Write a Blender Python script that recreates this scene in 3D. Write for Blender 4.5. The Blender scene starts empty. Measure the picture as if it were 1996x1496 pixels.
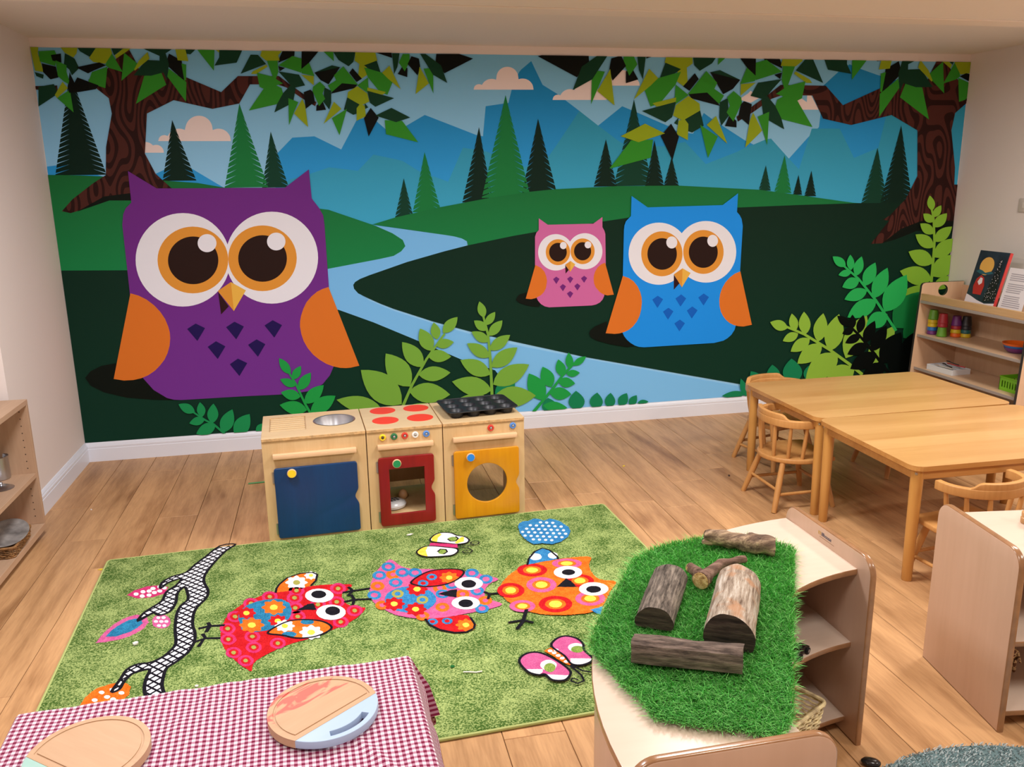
import bpy, bmesh, math, random
import numpy as np
from mathutils import Vector, Matrix, noise

# ------------------------------------------------------------------ camera, light, exposure
scene = bpy.context.scene
col = scene.collection
PITCH, ROLL, YAW, FPX = 0.2375, 0.0145, 0.2100, 1645.77
CAM = Vector((1.497, -5.264, 1.6155))
_f = Vector((math.sin(YAW)*math.cos(PITCH), math.cos(YAW)*math.cos(PITCH), -math.sin(PITCH)))
_r = Vector((math.cos(YAW), -math.sin(YAW), 0))
_d = _f.cross(_r)
_r2 = math.cos(ROLL)*_r + math.sin(ROLL)*_d
_d2 = -math.sin(ROLL)*_r + math.cos(ROLL)*_d
cam_data = bpy.data.cameras.new('camera')
cam_data.sensor_width = 36.0
cam_data.lens = 36.0*FPX/1996.0
cam_data.clip_start = 0.02
cam = bpy.data.objects.new('camera', cam_data)
cam.matrix_world = Matrix(((_r2.x, -_d2.x, -_f.x, CAM.x), (_r2.y, -_d2.y, -_f.y, CAM.y),
                           (_r2.z, -_d2.z, -_f.z, CAM.z), (0, 0, 0, 1)))
col.objects.link(cam)
scene.camera = cam

world = bpy.data.worlds.new('world')
scene.world = world
world.use_nodes = True
world.node_tree.nodes['Background'].inputs[0].default_value = (1.0, 0.97, 0.94, 1)
world.node_tree.nodes['Background'].inputs[1].default_value = 0.25

def area_light(name, loc, sx, sy, power, color):
    l = bpy.data.lights.new(name, 'AREA')
    l.shape = 'RECTANGLE'; l.size = sx; l.size_y = sy; l.energy = power; l.color = color
    o = bpy.data.objects.new(name, l); o.location = loc
    col.objects.link(o)
    return o
CEIL_LAMPS = [((0.9, -2.35, 2.285), 46, (0.97, 0.97, 1.0)), ((2.9, -2.35, 2.285), 46, (1.0, 0.97, 0.93)),
              ((4.9, -2.35, 2.285), 44, (1.0, 0.95, 0.86)),
              ((0.9, -4.6, 2.285), 27, (1.0, 0.96, 0.93)), ((2.9, -4.6, 2.285), 27, (1.0, 0.95, 0.88)),
              ((4.9, -4.6, 2.285), 27, (1.0, 0.94, 0.84))]
for _l, _p, _c in CEIL_LAMPS:
    area_light('ceiling_lamp', _l, 0.5, 0.5, _p, _c)

vs = scene.view_settings
vs.view_transform = 'Standard'; vs.look = 'None'; vs.gamma = 1.0; vs.use_curve_mapping = False
vs.exposure = -0.1

# ------------------------------------------------------------------ measuring helpers
def ray(px, py):
    return _f + _r2*((px-998)/FPX) + _d2*((py-748)/FPX)
def FP(px, py, z=0.0):
    t = ray(px, py); k = (z-CAM.z)/t.z
    return CAM + t*k
def WP(px, py):
    t = ray(px, py); k = -CAM.y/t.y
    p = CAM + t*k
    return (p.x, p.z)

WALL_W, MUR_T, MUR_B, CEIL_Z = 5.821, 2.341, 0.1175, 2.39

# ------------------------------------------------------------------ object helpers
def srgb(c):
    return tuple((v/255/12.92 if v/255 <= 0.04045 else ((v/255+0.055)/1.055)**2.4) for v in c[:3]) + (1.0,)

MATS = {}
def mat(name, rgb, rough=0.5, metal=0.0, spec=0.5, bump=0.0, bscale=200.0, var=0.0, vscale=8.0, coat=0.0, stretch=(1, 1, 1), trans=0.0):
    if name in MATS: return MATS[name]
    m = bpy.data.materials.new(name); m.use_nodes = True
    nt = m.node_tree; b = nt.nodes['Principled BSDF']
    b.inputs['Base Color'].default_value = srgb(rgb)
    b.inputs['Roughness'].default_value = rough
    b.inputs['Metallic'].default_value = metal
    b.inputs['Specular IOR Level'].default_value = spec
    b.inputs['Coat Weight'].default_value = coat
    b.inputs['Transmission Weight'].default_value = trans
    if bump or var:
        tc = nt.nodes.new('ShaderNodeTexCoord'); mp = nt.nodes.new('ShaderNodeMapping')
        mp.inputs['Scale'].default_value = stretch
        nt.links.new(tc.outputs['Object'], mp.inputs[0])
    if var:
        n = nt.nodes.new('ShaderNodeTexNoise'); n.inputs['Scale'].default_value = vscale; n.inputs['Detail'].default_value = 4
        nt.links.new(mp.outputs[0], n.inputs['Vector'])
        rm = nt.nodes.new('ShaderNodeValToRGB')
        a = tuple(max(0, v*(1-var)) for v in rgb); c = tuple(min(255, v*(1+var)) for v in rgb)
        rm.color_ramp.elements[0].position = 0.3; rm.color_ramp.elements[1].position = 0.7
        rm.color_ramp.elements[0].color = srgb(a); rm.color_ramp.elements[1].color = srgb(c)
        nt.links.new(n.outputs['Fac'], rm.inputs[0]); nt.links.new(rm.outputs[0], b.inputs['Base Color'])
    if bump:
        n2 = nt.nodes.new('ShaderNodeTexNoise'); n2.inputs['Scale'].default_value = bscale; n2.inputs['Detail'].default_value = 3
        nt.links.new(mp.outputs[0], n2.inputs['Vector'])
        bp = nt.nodes.new('ShaderNodeBump'); bp.inputs['Strength'].default_value = bump; bp.inputs['Distance'].default_value = 0.002
        nt.links.new(n2.outputs['Fac'], bp.inputs['Height']); nt.links.new(bp.outputs[0], b.inputs['Normal'])
    MATS[name] = m
    return m

def wood(name, light, dark, axis='X', scale=14.0, rough=0.4, rand=0.0, knots=0.0, contrast=(0.35, 0.7), coat=0.0, fine=0.35, spec=0.5):
    """procedural wood: streaks along an axis, fine pores, optional knots and per-piece tone"""
    if name in MATS: return MATS[name]
    m = bpy.data.materials.new(name); m.use_nodes = True
    nt = m.node_tree; N = nt.nodes; L = nt.links; b = N['Principled BSDF']
    b.inputs['Roughness'].default_value = rough; b.inputs['Coat Weight'].default_value = coat
    b.inputs['Specular IOR Level'].default_value = spec
    tc = N.new('ShaderNodeTexCoord'); oi = N.new('ShaderNodeObjectInfo')
    off = N.new('ShaderNodeVectorMath'); off.operation = 'MULTIPLY_ADD'
    cmb = N.new('ShaderNodeCombineXYZ')
    for i in range(3): L.new(oi.outputs['Random'], cmb.inputs[i])
    L.new(cmb.outputs[0], off.inputs[0]); off.inputs[1].default_value = (17.3, 31.7, 11.1) if rand else (0, 0, 0)
    L.new(tc.outputs['Object'], off.inputs[2])
    mp = N.new('ShaderNodeMapping')
    st = {'X': (0.09, 1, 1), 'Y': (1, 0.09, 1), 'Z': (1, 1, 0.09)}[axis]
    mp.inputs['Scale'].default_value = st
    L.new(off.outputs[0], mp.inputs[0])
    n1 = N.new('ShaderNodeTexNoise'); n1.inputs['Scale'].default_value = scale; n1.inputs['Detail'].default_value = 6
    n1.inputs['Distortion'].default_value = 0.6
    L.new(mp.outputs[0], n1.inputs['Vector'])
    n2 = N.new('ShaderNodeTexNoise'); n2.inputs['Scale'].default_value = scale*9; n2.inputs['Detail'].default_value = 2
    L.new(mp.outputs[0], n2.inputs['Vector'])
    mx = N.new('ShaderNodeMath'); mx.operation = 'MULTIPLY_ADD'
    L.new(n2.outputs['Fac'], mx.inputs[0]); mx.inputs[1].default_value = fine
    ad = N.new('ShaderNodeMath'); ad.operation = 'MULTIPLY'; L.new(n1.outputs['Fac'], ad.inputs[0]); ad.inputs[1].default_value = 1-fine
    L.new(ad.outputs[0], mx.inputs[2])
    fac = mx.outputs[0]
    if knots:
        n3 = N.new('ShaderNodeTexNoise'); n3.inputs['Scale'].default_value = 2.6; n3.inputs['Detail'].default_value = 2; n3.inputs['Distortion'].default_value = 0.9
        mk = N.new('ShaderNodeMapping'); mk.inputs['Scale'].default_value = {'X': (0.45, 1.9, 1), 'Y': (1.9, 0.45, 1), 'Z': (1.9, 1, 0.45)}[axis]
        L.new(off.outputs[0], mk.inputs[0]); L.new(mk.outputs[0], n3.inputs['Vector'])
        rk = N.new('ShaderNodeMapRange'); rk.inputs[1].default_value = 0.56; rk.inputs[2].default_value = 0.74; rk.inputs[3].default_value = 0; rk.inputs[4].default_value = knots
        L.new(n3.outputs['Fac'], rk.inputs[0])
        sb = N.new('ShaderNodeMath'); sb.operation = 'SUBTRACT'; L.new(fac, sb.inputs[0]); L.new(rk.outputs[0], sb.inputs[1]); fac = sb.outputs[0]
    rm = N.new('ShaderNodeValToRGB')
    rm.color_ramp.elements[0].position = contrast[0]; rm.color_ramp.elements[1].position = contrast[1]
    rm.color_ramp.elements[0].color = srgb(dark); rm.color_ramp.elements[1].color = srgb(light)
    L.new(fac, rm.inputs[0]); out = rm.outputs[0]
    if rand:
        hs = N.new('ShaderNodeHueSaturation'); mr = N.new('ShaderNodeMapRange')
        mr.inputs[3].default_value = 1-rand; mr.inputs[4].default_value = 1+rand
        L.new(oi.outputs['Random'], mr.inputs[0]); L.new(mr.outputs[0], hs.inputs['Value']); L.new(out, hs.inputs['Color']); out = hs.outputs[0]
    L.new(out, b.inputs['Base Color'])
    bp = N.new('ShaderNodeBump'); bp.inputs['Strength'].default_value = 0.08; bp.inputs['Distance'].default_value = 0.001
    L.new(n2.outputs['Fac'], bp.inputs['Height']); L.new(bp.outputs[0], b.inputs['Normal'])
    MATS[name] = m
    return m

def ob(name, me, mats=(), parent=None, loc=(0, 0, 0), rot=(0, 0, 0), smooth=False):
    if not isinstance(mats, (list, tuple)): mats = [mats]
    for m in mats: me.materials.append(m)
    if smooth:
        me.polygons.foreach_set('use_smooth', [True]*len(me.polygons))
        me.set_sharp_from_angle(angle=math.radians(38))
    o = bpy.data.objects.new(name, me)
    o.location = loc; o.rotation_euler = rot
    col.objects.link(o)
    if parent: o.parent = parent
    return o
def tag(o, label, cat, group=None, kind=None):
    o['label'] = label; o['category'] = cat
    if group: o['group'] = group
    if kind: o['kind'] = kind
    return o
def struct(o):
    o['kind'] = 'structure'; return o
def thing(name, label, cat, loc=(0, 0, 0), rz=0.0, group=None):
    o = bpy.data.objects.new(name, None); o.empty_display_size = 0.05
    o.location = loc; o.rotation_euler = (0, 0, rz); col.objects.link(o)
    return tag(o, label, cat, group)
def dup(root, loc=None, rz=None, label=None, parent=None):
    r = root.copy(); col.objects.link(r)
    if parent is not None: r.parent = parent
    if loc is not None: r.location = loc
    if rz is not None: r.rotation_euler = (0, 0, rz)
    if label: r['label'] = label
    for ch in root.children:
        c = ch.copy(); col.objects.link(c); c.parent = r
        for g in ch.children:
            d = g.copy(); col.objects.link(d); d.parent = c
    return r
def mesh_of(bm, name='mesh'):
    bm.normal_update()
    me = bpy.data.meshes.new(name); bm.to_mesh(me); bm.free(); return me
def pymesh(v, f, name='mesh'):
    me = bpy.data.meshes.new(name); me.from_pydata([tuple(p) for p in v], [], f); me.update(); return me
def box(x0, x1, y0, y1, z0, z1, bev=0.0, seg=1):
    bm = bmesh.new()
    bmesh.ops.create_cube(bm, size=1)
    for v in bm.verts:
        v.co = Vector(((x0+x1)/2+v.co.x*(x1-x0), (y0+y1)/2+v.co.y*(y1-y0), (z0+z1)/2+v.co.z*(z1-z0)))
    if bev: bmesh.ops.bevel(bm, geom=bm.edges[:], offset=bev, segments=seg, affect='EDGES', profile=0.5)
    return mesh_of(bm)
def lathe(prof, n=32, sx=1.0, sy=1.0, cap0=True, cap1=True):
    v, f = [], []
    for r, z in prof:
        for i in range(n):
            a = 2*math.pi*i/n; v.append((r*math.cos(a)*sx, r*math.sin(a)*sy, z))
    for j in range(len(prof)-1):
        for i in range(n):
            k = (i+1) % n; f.append((j*n+i, j*n+k, (j+1)*n+k, (j+1)*n+i))
    if cap0 and prof[0][0] > 1e-6: f.append(tuple(range(n-1, -1, -1)))
    if cap1 and prof[-1][0] > 1e-6: f.append(tuple((len(prof)-1)*n+i for i in range(n)))
    me = pymesh(v, f); 
    bm = bmesh.new(); bm.from_mesh(me); bmesh.ops.remove_doubles(bm, verts=bm.verts, dist=1e-6); bmesh.ops.recalc_face_normals(bm, faces=bm.faces)
    bm.to_mesh(me); bm.free(); return me
def tube(pts, rad, n=10, close=False, cap=True):
    """sweep a circle along a polyline; rad is a number or a list"""
    P = [Vector(p) for p in pts]; R = rad if isinstance(rad, (list, tuple)) else [rad]*len(P)
    v, f = [], []; up = Vector((0, 0, 1)); m = len(P)
    prev = None
    for i, p in enumerate(P):
        a = P[(i-1) % m] if (close or i > 0) else p
        c = P[(i+1) % m] if (close or i < m-1) else p
        t = (c-a).normalized()
        if prev is None:
            s = t.cross(up)
            if s.length < 1e-3: s = t.cross(Vector((1, 0, 0)))
        else:
            s = prev - t*prev.dot(t)
        s.normalize(); prev = s; w = s.cross(t)
        for k in range(n):
            an = 2*math.pi*k/n; v.append(p+(s*math.cos(an)+w*math.sin(an))*R[i])
    for i in range(m if close else m-1):
        for k in range(n):
            l = (k+1) % n; j = (i+1) % m; f.append((i*n+k, i*n+l, j*n+l, j*n+k))
    if cap and not close:
        f.append(tuple(range(n-1, -1, -1))); f.append(tuple((m-1)*n+k for k in range(n)))
    me = pymesh(v, f)
    bm = bmesh.new(); bm.from_mesh(me); bmesh.ops.recalc_face_normals(bm, faces=bm.faces); bm.to_mesh(me); bm.free()
    return me
def slab(loops, t, bev=0.0, M=None, edge=False, res=2):
    """solid plate from 2D loops (first outer, then holes) in XY, z 0..t; edge=True puts the rim on slot 1"""
    cu = bpy.data.curves.new('tmp', 'CURVE'); cu.dimensions = '2D'; cu.fill_mode = 'BOTH'
    cu.extrude = max(t/2-bev, 1e-5); cu.bevel_depth = bev; cu.bevel_resolution = res; cu.offset = -bev
    for lp in loops:
        s = cu.splines.new('POLY'); s.points.add(len(lp)-1); s.use_cyclic_u = True
        for p, q in zip(s.points, lp): p.co = (q[0], q[1], 0, 1)
    o = bpy.data.objects.new('tmp', cu); me = bpy.data.meshes.new_from_object(o)
    bpy.data.objects.remove(o); bpy.data.curves.remove(cu)
    me.transform(Matrix.Translation((0, 0, t/2)))
    me.materials.clear()
    bm = bmesh.new(); bm.from_mesh(me)
    bmesh.ops.remove_doubles(bm, verts=bm.verts, dist=1e-6); bmesh.ops.recalc_face_normals(bm, faces=bm.faces)
    for f in bm.faces:
        f.smooth = False
        f.material_index = 1 if (edge and abs(f.normal.z) < 0.9) else 0
    bm.to_mesh(me); bm.free()
    if M is not None: me.transform(M)
    return me
def join(meshes):
    bm = bmesh.new()
    for me in meshes:
        bm.from_mesh(me); bpy.data.meshes.remove(me)
    return mesh_of(bm)
def rrect(x0, x1, y0, y1, r, n=6, corners=(1, 1, 1, 1)):
    """rounded rectangle loop; corners = (x1y1, x0y1, x0y0, x1y0)"""
    out = []
    for (cx, cy, a0, on, px, py) in ((x1-r, y1-r, 0, corners[0], x1, y1), (x0+r, y1-r, 90, corners[1], x0, y1),
                                     (x0+r, y0+r, 180, corners[2], x0, y0), (x1-r, y0+r, 270, corners[3], x1, y0)):
        if not on: out.append((px, py)); continue
        for i in range(n+1):
            a = math.radians(a0+90*i/n); out.append((cx+r*math.cos(a), cy+r*math.sin(a)))
    return out
def circ(cx, cy, r, n=32, ry=None):
    ry = r if ry is None else ry
    return [(cx+r*math.cos(2*math.pi*i/n), cy+ry*math.sin(2*math.pi*i/n)) for i in range(n)]
XZ = Matrix(((1, 0, 0, 0), (0, 0, -1, 0), (0, 1, 0, 0), (0, 0, 0, 1)))   # plate in XY -> upright XZ, thickness towards -y
YZ = Matrix(((0, 0, 1, 0), (1, 0, 0, 0), (0, 1, 0, 0), (0, 0, 0, 1)))    # plate in XY -> upright YZ, thickness towards +x
def T(x, y, z): return Matrix.Translation((x, y, z))

# ------------------------------------------------------------------ room shell
paint = mat('wall_paint', (226, 216, 212), 0.75, bump=0.05, bscale=120)
ceil_m = mat('ceiling_paint', (228, 220, 212), 0.8)
white_gloss = mat('white_gloss', (226, 230, 242), 0.3)
X1, YB = WALL_W, -7.2
XR = -0.34          # recessed part of the left wall
YC = -1.052         # outside corner of the left wall
struct(ob('wall_back', box(-0.1, X1+0.1, 0, 0.1, 0, CEIL_Z+0.1), paint))
struct(ob('wall_left', box(-0.1, 0, YC, 0.0, 0, CEIL_Z+0.1), paint))
struct(ob('wall_left_return', box(XR, -0.1, YC, YC+0.1, 0, CEIL_Z+0.1), paint))
struct(ob('wall_left_recess', box(XR-0.1, XR, YB, YC+0.1, 0, CEIL_Z+0.1), paint))
struct(ob('wall_right', box(X1, X1+0.1, YB, 0.1, 0, CEIL_Z+0.1), paint))
struct(ob('wall_front', box(XR-0.1, X1+0.1, YB-0.1, YB, 0, CEIL_Z+0.1), paint))
struct(ob('ceiling', box(XR-0.1, X1+0.1, -1.52, 0.1, CEIL_Z, CEIL_Z+0.1), ceil_m))
struct(ob('ceiling_lowered', box(XR-0.1, X1+0.1, YB-0.1, -1.635, 2.302, CEIL_Z+0.1), ceil_m))
struct(ob('trim_1', box(XR, X1, -1.630, -1.50, 2.298, CEIL_Z+0.1, 0.004, 2), mat('trim_paint', (232, 220, 208), 0.5)))
# skirting board profile (depth, height)
PROF = [(0, 0), (0.018, 0), (0.018, 0.078), (0.0155, 0.081), (0.0155, 0.084), (0.017, 0.087), (0.0165, 0.096), (0.012, 0.101), (0.012, 0.104), (0.009, 0.110), (0.004, 0.1165), (0, 0.1175)]
def skirting(name, a, b, nrm):
    a, b, nrm = Vector(a), Vector(b), Vector(nrm)
    v = []
    for p in (a, b):
        for d, h in PROF: v.append(p+nrm*d+Vector((0, 0, h)))
    n = len(PROF); f = [(i, (i+1) % n, n+(i+1) % n, n+i) for i in range(n)]
    f += [tuple(range(n)), tuple(range(2*n-1, n-1, -1))]
    me = pymesh(v, f); bm = bmesh.new(); bm.from_mesh(me); bmesh.ops.recalc_face_normals(bm, faces=bm.faces); bm.to_mesh(me); bm.free()
    return struct(ob(name, me, white_gloss, smooth=False))
skirting('baseboard_back', (0.0, 0, 0), (X1, 0, 0), (0, -1, 0))
skirting('baseboard_left', (0, YC, 0), (0, 0, 0), (1, 0, 0))
skirting('baseboard_right', (X1, YB, 0), (X1, 0, 0), (-1, 0, 0))

# floor: sub-floor slab with a child for every laminate board
floor = struct(ob('floor', box(XR-0.1, X1+0.1, YB-0.1, 0.1, -0.1, -0.009), mat('floor_joint', (48, 32, 20), 0.9)))
plank_m = wood('laminate', (204, 158, 112), (136, 94, 58), 'Y', 16, 0.42, rand=0.07, knots=0.2, contrast=(0.14, 0.60), fine=0.3, spec=0.35)
random.seed(5)
BW, OFF = 0.19, 0.2042
plank_cache = {}
def plank(x0, x1, y0, y1):
    w, l = round(x1-x0, 3), round(y1-y0, 3)
    if (w, l) not in plank_cache:
        me = box(-w/2+0.0011, w/2-0.0011, -l/2+0.0007, l/2-0.0007, -0.009, 0, 0.0013)
        me.materials.append(plank_m); plank_cache[(w, l)] = me
    o = bpy.data.objects.new('plank', plank_cache[(w, l)])
    o.location = ((x0+x1)/2, (y0+y1)/2, 0); col.objects.link(o); o.parent = floor
i0 = -3
STARTS = {7: -0.62, 13: -1.02, 15: -1.43, 16: -0.25, 17: -1.2, 20: -0.85}
for i in range(i0, 30):
    x0 = max(OFF+(i-1)*BW, XR); x1 = min(OFF+i*BW, X1)
    if x1-x0 < 0.02: continue
    ytop = 0.0 if x0 > -0.05 else YC
    y = STARTS.get(i, ytop-random.choice((0.3, 0.55, 0.8, 1.05, 1.25)))
    plank(x0, x1, y, ytop)
    while y > -5.6:
        plank(x0, x1, max(y-1.285, YB), y); y -= 1.285

# ------------------------------------------------------------------ printed wall mural (flat vinyl print on the back wall)
def print_mat(name, top, bot=None, z0=0.1, z1=2.3):
    key = 'print_'+name
    if key in MATS: return MATS[key]
    m = mat(key, top, 0.6, spec=0.12)
    if bot:   # the print's own gradient
        nt = m.node_tree; g = nt.nodes.new('ShaderNodeNewGeometry'); s = nt.nodes.new('ShaderNodeSeparateXYZ')
        mr = nt.nodes.new('ShaderNodeMapRange'); mr.inputs[1].default_value = z0; mr.inputs[2].default_value = z1
        mx = nt.nodes.new('ShaderNodeMix'); mx.data_type = 'RGBA'
        mx.inputs[6].default_value = srgb(bot); mx.inputs[7].default_value = srgb(top)
        nt.links.new(g.outputs['Position'], s.inputs[0]); nt.links.new(s.outputs[2], mr.inputs[0]); nt.links.new(mr.outputs[0], mx.inputs[0])
        nt.links.new(mx.outputs[2], nt.nodes['Principled BSDF'].inputs['Base Color'])
    return m
def bark_print():
    if 'print_bark' in MATS: return MATS['print_bark']
    m = mat('print_bark', (70, 35, 26), 0.6, spec=0.12); nt = m.node_tree; N = nt.nodes; L = nt.links
    g = N.new('ShaderNodeNewGeometry'); mp = N.new('ShaderNodeMapping'); mp.inputs['Scale'].default_value = (2.3, 1, 0.9)
    L.new(g.outputs['Position'], mp.inputs[0])
    n = N.new('ShaderNodeTexNoise'); n.inputs['Scale'].default_value = 3.2; n.inputs['Detail'].default_value = 0; L.new(mp.outputs[0], n.inputs['Vector'])
    a = N.new('ShaderNodeMath'); a.operation = 'MULTIPLY'; a.inputs[1].default_value = 9.5; L.new(n.outputs['Fac'], a.inputs[0])
    f = N.new('ShaderNodeMath'); f.operation = 'FRACT'; L.new(a.outputs[0], f.inputs[0])
    r = N.new('ShaderNodeValToRGB'); r.color_ramp.interpolation = 'CONSTANT'
    r.color_ramp.elements[0].color = srgb((76, 38, 32)); r.color_ramp.elements[1].position = 0.55; r.color_ramp.elements[1].color = srgb((42, 18, 15))
    L.new(f.outputs[0], r.inputs[0]); L.new(r.outputs[0], N['Principled BSDF'].inputs['Base Color'])
    return m
PC = dict(
    sky=((118, 186, 226), (150, 208, 250), 1.5, 2.4), mA=((30, 138, 204), (52, 164, 238), 1.5, 2.1), mB=((48, 150, 186), (62, 170, 214), 1.4, 2.0),
    cloud=((236, 222, 222),), hG=((26, 108, 54), (24, 132, 74), 1.05, 1.7), hD=((9, 40, 28), (12, 54, 40), 0.1, 1.5),
    river=((116, 186, 244), (126, 196, 250), 0.1, 1.5), shade=((10, 18, 12),),
    pK=((9, 38, 28),), pM=((14, 62, 46),), pG=((26, 124, 64),), O=((146, 170, 30),), G=((52, 146, 42),), D=((16, 60, 40),), K=((8, 12, 9),),
    purple=((110, 44, 136), (116, 52, 152), 0.2, 1.3), white=((232, 234, 246),), ring=((222, 150, 58),), pup=((40, 22, 18),), beakL=((220, 150, 56),), beakR=((232, 182, 78),),
    beakS=((48, 20, 26),), wing=((218, 118, 42),), kite1=((34, 18, 84),), pink=((204, 106, 168),), kite2=((112, 40, 124),), blue=((30, 146, 246),), kite3=((18, 98, 202),),
    f1=((28, 144, 84),), f2=((32, 158, 72),), f3=((118, 172, 64),), f6=((20, 130, 86),), f8=((142, 190, 66),), f9=((42, 180, 92),), f10=((132, 182, 56),), f11=((3, 9, 8),), f12=((24, 126, 64),))
def pm(k):
    return bark_print() if k == 'bark' else print_mat(k, *PC[k])
CR = dict(c1=(0, 0, .26065), c2=(480, 0, .26065), c3=(960, 0, .26065), c4=(1440, 0, .2787), r1=(0, 360, .26065), r2=(480, 360, .26065),
          r3=(960, 360, .26065), r4=(1440, 360, .2787), a=(0, 700, .26065), k=(480, 700, .28614), m=(960, 700, .26065), n=(1400, 700, .29875), p=(0, 0, 1),
          g1=(0, 1050, .2981), g2=(380, 1000, .26065), g3=(800, 980, .26065), g4=(1100, 980, .345))
def cpx(c, x, y):
    a, b, s = CR[c]; return (a+x*s, b+y*s)
def W(c, pts):
    """points read off a photo crop -> metres on the back wall"""
    v = list(pts)
    if v and not isinstance(v[0], (tuple, list)): v = list(zip(v[0::2], v[1::2]))
    return [WP(*cpx(c, x, y)) for x, y in v]
def clip(poly):
    for ax, lim, sgn in ((0, 0.003, 1), (0, WALL_W-0.003, -1), (1, MUR_B, 1), (1, MUR_T, -1)):
        out = []
        for i, p in enumerate(poly):
            q = poly[i-1]; a = (p[ax]-lim)*sgn; b = (q[ax]-lim)*sgn
            if (a >= 0) != (b >= 0):
                t = b/(b-a); out.append((q[0]+(p[0]-q[0])*t, q[1]+(p[1]-q[1])*t))
            if a >= 0: out.append(p)
        poly = out
        if not poly: return []
    return poly
mural = thing('wall_mural', 'full-wall vinyl mural of three cartoon owls in a forest with a river', 'mural', (0, -0.001, 0))
LAY = 0.00015
layer_n = [0]
sub_n = [0]
def flat(name, polys, key, parent=None, layer=None):
    """one printed shape (or several of one colour) as its own thin facet, ordered by layer"""
    if layer is None: layer_n[0] += 1; layer = layer_n[0]
    if len(polys) > 1:       # separate shapes are separate parts
        os_ = [flat(name, [p], key, parent, layer) for p in polys]
        return next((o for o in os_ if o), None)
    sub_n[0] = (sub_n[0]+1) % 9; layer = layer+0.1*sub_n[0]
    v, f = [], []
    for p in polys:
        p = clip(p)
        if len(p) < 3: continue
        ar = sum(p[i-1][0]*p[i][1]-p[i][0]*p[i-1][1] for i in range(len(p)))
        if ar < 0: p = p[::-1]     # face -y
        b = len(v); yy = -layer*LAY; v += [(x, yy, z) for x, z in p]; f.append(tuple(range(b, b+len(p))))
    if not f: return None
    return ob(name, pymesh(v, f), pm(key), parent or mural)
def ell(c, cx, cy, rx, ry, n=40, a0=0, a1=360):
    return W(c, [(cx+rx*math.cos(math.radians(a0+(a1-a0)*i/n)), cy+ry*math.sin(math.radians(a0+(a1-a0)*i/n))) for i in range(n+(a1-a0 < 360))])
def leaf(c, tip, base, w, n=9):
    """pointed oval leaf, w across in crop pixels"""
    tx, ty = tip; bx, by = base; dx, dy = tx-bx, ty-by; l = math.hypot(dx, dy); nx, ny = -dy/l, dx/l
    A, B = [], []
    for i in range(n+1):
        t = i/n; h = w*0.47*(math.sin(math.pi*t**0.88)**0.88 if 0 < t < 1 else 0)
        A.append((bx+dx*t+nx*h, by+dy*t+ny*h)); B.append((bx+dx*t-nx*h, by+dy*t-ny*h))
    return W(c, A+B[::-1][1:-1])
def ribbon(c, pts, w0, w1=None):
    w1 = w0 if w1 is None else w1; A, B = [], []
    for i, (x, y) in enumerate(pts):
        a = pts[max(i-1, 0)]; b = pts[min(i+1, len(pts)-1)]; dx, dy = b[0]-a[0], b[1]-a[1]; l = math.hypot(dx, dy) or 1
        h = (w0+(w1-w0)*i/(len(pts)-1))/2; A.append((x-dy/l*h, y+dx/l*h)); B.append((x+dy/l*h, y-dx/l*h))
    return W(c, A+B[::-1])

full = [(0, MUR_B), (WALL_W, MUR_B), (WALL_W, MUR_T), (0, MUR_T)]
flat('printed_sky', [full], 'sky')
flat('printed_mountain', [
    W('c1', [340, 1248, 420, 1238, 480, 1230, 800, 1330, 340, 1330]), W('c1', [1100, 1330, 1230, 1270, 1440, 1265, 1700, 1420, 1100, 1420]),
    W('c2', [220, 1160, 345, 1030, 510, 1020, 710, 1118, 825, 900, 930, 870, 1040, 965, 1190, 945, 1335, 860, 1720, 1010, 1770, 1020, 1790, 795, 1960, 770,
             1985, 670, 2040, 540, 2056, 520, 2131, 457, 2216, 635, 2321, 700, 2491, 830, 2631, 940, 2811, 795, 2941, 850, 3171, 950, 3231, 990, 3341, 1000, 3421, 845, 3481, 890,
             3736, 1055, 3790, 1080, 3790, 1720, 220, 1720]),
    W('c4', [340, 1130, 350, 1110, 485, 960, 560, 890, 570, 810, 590, 600, 710, 490, 775, 450, 830, 475, 970, 525, 1250, 600, 1700, 640, 1700, 1440, 340, 1440])], 'mA')
flat('printed_mountain', [
    W('c2', [250, 1420, 320, 1345, 480, 1300, 620, 1252, 835, 1278, 950, 1157, 1110, 1190, 1170, 1205, 1290, 1280, 1510, 1360, 1620, 1105, 1800, 1135, 1960, 1210, 2081, 1250, 2261, 1170,
             2321, 1085, 2491, 830, 2631, 940, 2791, 1060, 2841, 1085, 3111, 1095, 3281, 1062, 3436, 1228, 3736, 1110, 3836, 1075, 3836, 1720, 250, 1720]),
    W('c4', [0, 1055, 190, 975, 225, 970, 350, 1110, 420, 1185, 510, 900, 705, 900, 805, 1105, 975, 1035, 1030, 810, 1070, 780, 1245, 860, 1700, 700, 1700, 1440, 0, 1440])], 'mB')
def cloud(c, base, bumps, discs):
    x0 = min([x-r for x, r in bumps]+[x-r for x, y, r in discs]); x1 = max([x+r for x, r in bumps]+[x+r for x, y, r in discs])
    top = []
    for i in range(97):
        x = x0+(x1-x0)*i/96; y = base
        for bx_, r in bumps:
            if abs(x-bx_) < r: y = min(y, base-math.sqrt(r*r-(x-bx_)**2))
        for dx_, dy_, r in discs:
            if abs(x-dx_) < r: y = min(y, dy_-math.sqrt(r*r-(x-dx_)**2))
        top.append((x, y))
    return [W(c, top+[(x1, base+1), (x0, base+1)])]
flat('printed_cloud', cloud('c2', 670, [(1740, 40), (1835, 80), (2066, 82)], [(1952, 582, 82)]), 'cloud')
L0 = layer_n[0]
flat('printed_cloud', cloud('c3', 747, [(487, 38), (580, 80), (770, 85)], [(700, 670, 84)]), 'cloud', layer=L0)
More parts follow.
